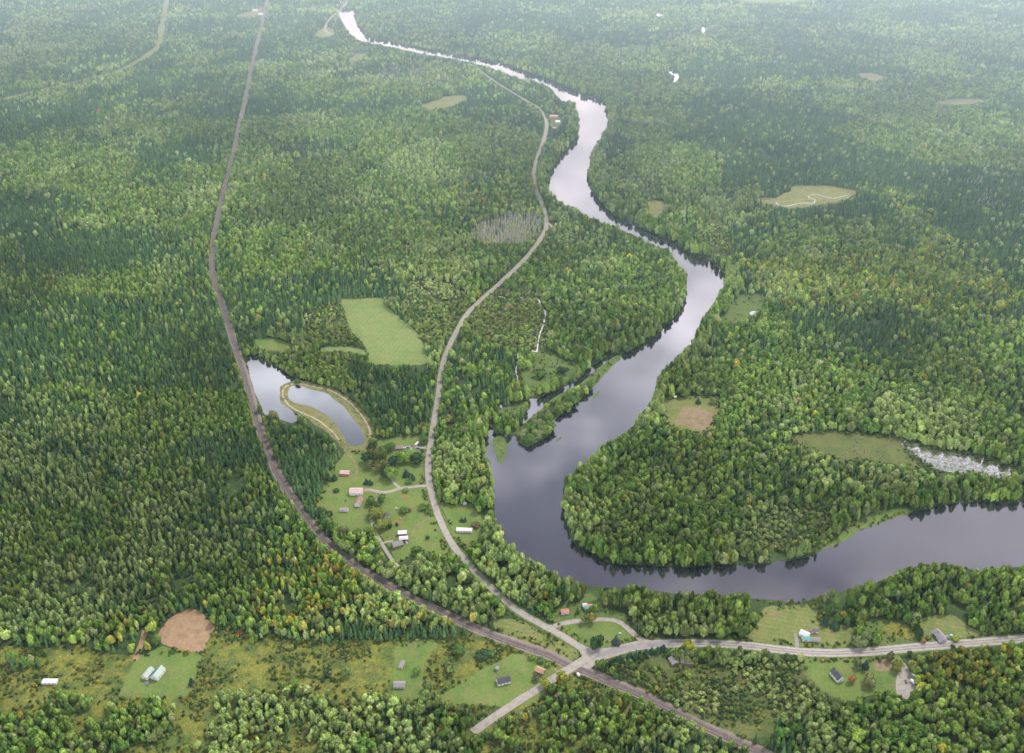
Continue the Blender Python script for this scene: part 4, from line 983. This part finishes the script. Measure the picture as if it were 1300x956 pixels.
CW, CB, CK, CR = plain('white_car_paint', (.55, .55, .55), .3), plain('blue_car_paint', (.06, .16, .45), .3), plain('dark_car_paint', (.02, .022, .03), .3), plain('red_car_paint', (.35, .04, .04), .3)
car(516, 689, -60, CW, 'white car parked right of the weathered house')
car(1203, 811, 130, CK, 'dark car parked in the drive of the grey blue house')
car(187.5, 869, 85, CB, 'blue car parked below the sage roofed wing')
car(1150, 866, 90, CK, 'dark car on the gravel yard at the bottom')
car(518, 568.5, 5, CB, 'blue car in the junk filled driveway')
car(524, 567, -20, CR, 'dark red car in the junk filled driveway')
car(531, 569.5, 0, CB, 'bright blue car at the road end of the junk driveway')
car(513, 569.5, 20, CW, 'white car closest to the mauve roofed house')
def camper(u, v, rot, label, L=7.5):
    x, y = G(u, v); e = empty('camper_trailer', (x, y, .3), R(rot)); tag(e, label, 'camper')
    vs, fs = [], []
    def sec(xx, z0, z1): return [(xx, -1.2, z0), (xx, 1.2, z0), (xx, 1.2, z1-.25), (xx, .95, z1), (xx, -.95, z1), (xx, -1.2, z1-.25)]
    loft(vs, fs, [sec(-L/2, .8, 2.3), sec(-L/2+.4, .5, 2.9), sec(L/2-.8, .5, 2.9), sec(L/2, .9, 2.2)])
    mesh_obj('body', vs, fs, CW, e)
    for i in (-1, 1): box('window', (i*1.6, -1.22, 1.8), (1.2, .06, .7), GLASS, e)
    box('door', (0, -1.22, 1.5), (.7, .07, 1.8), R_GREY, e)
    box('hitch', (L/2+.6, 0, .5), (1.4, .12, .12), TYRE, e)
    for s in (-1, 1): box('wheel', (0, s*1.1, .3), (.7, .25, .6), TYRE, e)
camper(529.5, 564.5, 60, 'white camper trailer tilted across the junk filled driveway', 8)
camper(1159, 857, 110, 'upper white camper on the edge of the gravel yard', 6)
camper(1158.5, 867, 120, 'lower white camper on the edge of the gravel yard', 6)
camper(734, 858, 120, 'small white trailer beside the tracks near the crossing', 4.2)
def tarp(u, v, s, mat, label):
    x, y = G(u, v); rng = np.random.default_rng(int(u)); vs, fs = [], []
    blob(vs, fs, (0, 0, .5), (s, s*.7, .9), rng, 9, 5)
    o = mesh_obj('tarp_covered_pile', vs, fs, mat); o.location = (x, y, .3); tag(o, label, 'tarp')
TB = plain('blue_tarp', (.08, .30, .55), .5); TT = plain('turquoise_tarp', (.25, .60, .62), .5)
tarp(868, 802, 2.6, TB, 'blue tarp covered pile hidden in the trees above the highway')
tarp(1207.5, 807.5, 1.8, TT, 'turquoise tarp on the lawn beside the parked dark car')
tarp(522, 571, 1.6, TT, 'turquoise heap between the cars on the junk driveway')
tarp(787, 804.5, 1.5, R_WHITE, 'small white boulder like heap right of the lawn spruce')
tarp(503, 646, 2.0, FOUND, 'grey rock pile beside the garden bed on the big lawn')
tarp(508.5, 659.5, 1.6, R_GREY, 'grey covered heap on the lawn above the red farmhouse')
tarp(439, 636, 1.3, R_DARK, 'black covered heap on the lawn left of the farmhouse')
tarp(994, 812.5, 1.6, R_GREY, 'grey stone heap in the field left of the white house')
WOODP = plain('weathered_pole', (.34, .31, .27), .9)
def pole(u, v, rot, label, group):
    x, y = G(u, v); e = empty('utility_pole', (x, y, .1), R(rot)); tag(e, label, 'utility pole', group)
    vs, fs = [], []; tube(vs, fs, (0, 0, 0), (0, 0, 10.5), .22, .14, 7); mesh_obj('post', vs, fs, WOODP, e)
    box('crossarm', (0, 0, 9.8), (2.4, .14, .16), WOODP, e)
    for s in (-1, -.5, .5, 1): box('insulator', (s*1.05, 0, 9.98), (.14, .14, .22), GLASS, e)
pole(538, 607, 10, 'wooden utility pole on the lawn beside the gravel road', None)
pole(773, 816, 20, 'wooden utility pole between the two lawn trees inside the loop', None)
pole(711, 800, 30, 'wooden utility pole at the upper corner of the loop lawn', None)
pole(1204.5, 823, 80, 'wooden utility pole on the lower highway edge facing the grey house', None)
pole(1003, 829, 80, 'wooden utility pole on the lower highway edge left of the driveway', None)
pole(553, 663, 60, 'wooden utility pole on the lawn side of the gravel road bend', None)
pole(641, 776, 50, 'wooden utility pole in the wedge beside the lower gravel road', None)
SIGNM = plain('sign_white', (.8, .8, .8), .5)
def crossbuck(u, v, rot, label):
    x, y = G(u, v); e = empty('crossing_sign', (x, y, .1), R(rot)); tag(e, label, 'road sign')
    box('post', (0, 0, 1.7), (.12, .12, 3.4), SIGNM, e)
    for s in (-1, 1):
        b = box('blade', (0, -.08 - .03*(s > 0), 3.0), (1.5, .03, .26), SIGNM, e); b.rotation_euler.y = s*R(45)
crossbuck(731.5, 830, 20, 'white railway crossing sign on the junction side of the tracks')
crossbuck(705, 852, 200, 'white railway crossing sign on the yard side of the tracks')

# railway track: rails and sleepers over the ballast
tr = empty('railway_track', (0, 0, 0)); tag(tr, 'rusty single railway track on a grey ballast bed curving through the forest', 'railway track')
RAILM = plain('rusty_rail', (.16, .10, .075), .5, metal=.4); SLEEP = plain('tarred_sleeper', (.055, .045, .04), .9)
for s in (-1, 1): ribbon('rail', RL, .16, .86, RAILM, kind=None, prof=((-.5, -.1), (-.5, .07), (.5, .07), (.5, -.1)), off=s*.75, parent=tr)
fine = spline(RL, 3.0, False); vs, fs = [], []
seg = np.linalg.norm(np.diff(fine, axis=0), axis=1); cum = np.concatenate([[0], np.cumsum(seg)])
for q in np.arange(0, cum[-1], .9):
    i = min(np.searchsorted(cum, q, 'right')-1, len(fine)-2); t = (q-cum[i])/max(seg[i], 1e-6)
    p = fine[i]*(1-t) + fine[i+1]*t
    if inv(p[0], p[1])[1] < 380: continue
    d = (fine[i+1]-fine[i])/max(seg[i], 1e-6); nn = np.array([d[1], -d[0]]); k = len(vs)
    for a, b in ((-1.35, -.14), (1.35, -.14), (1.35, .14), (-1.35, .14)):
        w = p + nn*a + d*b; vs.append((w[0], w[1], .80))
    fs.append((k, k+1, k+2, k+3))
o = mesh_obj('sleepers', vs, fs, SLEEP, tr); o['kind'] = 'stuff'

# ------------------------------------------------------------------ haze: a real thin scattering layer of air over the valley
def haze():
    m, nt, N, L = newmat('valley_haze')
    out = N.new('ShaderNodeOutputMaterial'); vsn = N.new('ShaderNodeVolumeScatter')
    vsn.inputs['Color'].default_value = (.64, .85, 1.0, 1); vsn.inputs['Anisotropy'].default_value = .25
    L.new(vsn.outputs[0], out.inputs['Volume'])
    g = N.new('ShaderNodeNewGeometry'); dt = N.new('ShaderNodeVectorMath'); dt.operation = 'DOT_PRODUCT'; dt.inputs[1].default_value = (.30, 1, 0)
    L.new(g.outputs['Position'], dt.inputs[0])
    mr = N.new('ShaderNodeMapRange'); mr.interpolation_type = 'SMOOTHSTEP'
    for i, q in ((1, 650.0), (2, 3700.0), (3, HAZE[0]), (4, HAZE[1])): mr.inputs[i].default_value = q
    L.new(dt.outputs['Value'], mr.inputs[0]); L.new(mr.outputs[0], vsn.inputs['Density'])
    vs = [(x, y, z) for z in (-2, 1000) for x, y in ((-7000, -2000), (7000, -2000), (7000, 9000), (-7000, 9000))]
    o = mesh_obj('haze', vs, [(0, 3, 2, 1), (4, 5, 6, 7), (0, 1, 5, 4), (1, 2, 6, 5), (2, 3, 7, 6), (3, 0, 4, 7)], m)
    tag(o, 'thin bluish haze filling the air over the whole valley', kind='stuff')
HAZE = (1.5e-5, 2.5e-4)
haze()

# ------------------------------------------------------------------ sky, sun, camera
SUN_EL, SUN_AZ = R(54), R(40)          # azimuth clockwise from the viewing direction (+Y)
w = bpy.data.worlds.new('World'); scene.world = w; w.use_nodes = True
nt = w.node_tree; N, L = nt.nodes, nt.links; N.clear()
out = N.new('ShaderNodeOutputWorld'); bg = N.new('ShaderNodeBackground'); bg.inputs['Strength'].default_value = .15; L.new(bg.outputs[0], out.inputs[0])
sky = N.new('ShaderNodeTexSky'); sky.sky_type = 'NISHITA'; sky.sun_disc = False; sky.sun_elevation = SUN_EL; sky.sun_rotation = SUN_AZ
sky.air_density = 1.0; sky.dust_density = 2.5; sky.ozone_density = 1.0
tc = N.new('ShaderNodeTexCoord'); sep = N.new('ShaderNodeSeparateXYZ'); L.new(tc.outputs['Generated'], sep.inputs[0])
mz = N.new('ShaderNodeMath'); mz.operation = 'MAXIMUM'; mz.inputs[1].default_value = .08; L.new(sep.outputs['Z'], mz.inputs[0])
dv = N.new('ShaderNodeVectorMath'); dv.operation = 'DIVIDE'
cb = N.new('ShaderNodeCombineXYZ'); [L.new(mz.outputs[0], cb.inputs[i]) for i in range(3)]
L.new(tc.outputs['Generated'], dv.inputs[0]); L.new(cb.outputs[0], dv.inputs[1])
no = N.new('ShaderNodeTexNoise'); no.inputs['Scale'].default_value = 4.6; no.inputs['Detail'].default_value = 6; no.inputs['Roughness'].default_value = .55; L.new(dv.outputs[0], no.inputs['Vector'])
mr = N.new('ShaderNodeMapRange'); mr.inputs[1].default_value = .42; mr.inputs[2].default_value = .60; mr.inputs[3].default_value = .0; mr.inputs[4].default_value = 1.0; L.new(no.outputs[0], mr.inputs[0])
lo = N.new('ShaderNodeMapRange'); lo.interpolation_type = 'SMOOTHSTEP'; lo.inputs[1].default_value = .66; lo.inputs[2].default_value = .50; lo.inputs[3].default_value = 0; lo.inputs[4].default_value = 1; L.new(sep.outputs['Z'], lo.inputs[0])
cf_ = N.new('ShaderNodeMath'); cf_.operation = 'MAXIMUM'; L.new(mr.outputs[0], cf_.inputs[0]); L.new(lo.outputs[0], cf_.inputs[1])
cc = N.new('ShaderNodeMix'); cc.data_type = 'RGBA'; cl = N.new('ShaderNodeMapRange'); cl.inputs[1].default_value = .665; cl.inputs[2].default_value = .50; L.new(sep.outputs['Z'], cl.inputs[0])
L.new(cl.outputs[0], cc.inputs[0]); cc.inputs[6].default_value = (3.3, 3.0, 4.0, 1); cc.inputs[7].default_value = (25, 25.2, 27, 1)
mixc = N.new('ShaderNodeMix'); mixc.data_type = 'RGBA'; L.new(cf_.outputs[0], mixc.inputs[0]); L.new(sky.outputs[0], mixc.inputs[6])
lum = N.new('ShaderNodeMapRange'); lum.inputs[1].default_value = .36; lum.inputs[2].default_value = .64; lum.inputs[3].default_value = .62; lum.inputs[4].default_value = 1.35; L.new(no.outputs[0], lum.inputs[0])
cm = N.new('ShaderNodeVectorMath'); cm.operation = 'SCALE'; L.new(cc.outputs[2], cm.inputs[0]); L.new(lum.outputs[0], cm.inputs['Scale']); L.new(cm.outputs[0], mixc.inputs[7])
L.new(mixc.outputs[2], bg.inputs['Color'])
sd = bpy.data.lights.new('sun', 'SUN'); sd.energy = 4.2; sd.angle = R(10); sd.color = (1.0, .95, .86)
so = bpy.data.objects.new('sun', sd); COL.objects.link(so)
sdir = Vector((math.sin(SUN_AZ)*math.cos(SUN_EL), math.cos(SUN_AZ)*math.cos(SUN_EL), math.sin(SUN_EL)))
so.rotation_euler = sdir.to_track_quat('Z', 'Y').to_euler(); so.location = (0, 0, 900)

cd = bpy.data.cameras.new('camera'); cam = bpy.data.objects.new('camera', cd); COL.objects.link(cam)
cam.location = (0, 0, HGT); cam.rotation_euler = (R(90) - PITCH, 0, 0)
cd.sensor_fit = 'HORIZONTAL'; cd.sensor_width = 36; cd.lens = 36*FPX/1300
cd.shift_y = -(478 - 433.5)/1300
cd.clip_start = 1; cd.clip_end = 60000
scene.camera = cam
scene.view_settings.view_transform = 'Standard'; scene.view_settings.look = 'None'; scene.view_settings.exposure = 0; scene.view_settings.gamma = 1
scene.cycles.use_denoising = True
scene.cycles.max_bounces = 5; scene.cycles.diffuse_bounces = 3; scene.cycles.glossy_bounces = 2; scene.cycles.volume_bounces = 1; scene.cycles.transmission_bounces = 2; scene.cycles.transparent_max_bounces = 4
scene.cycles.volume_step_rate = 10.0
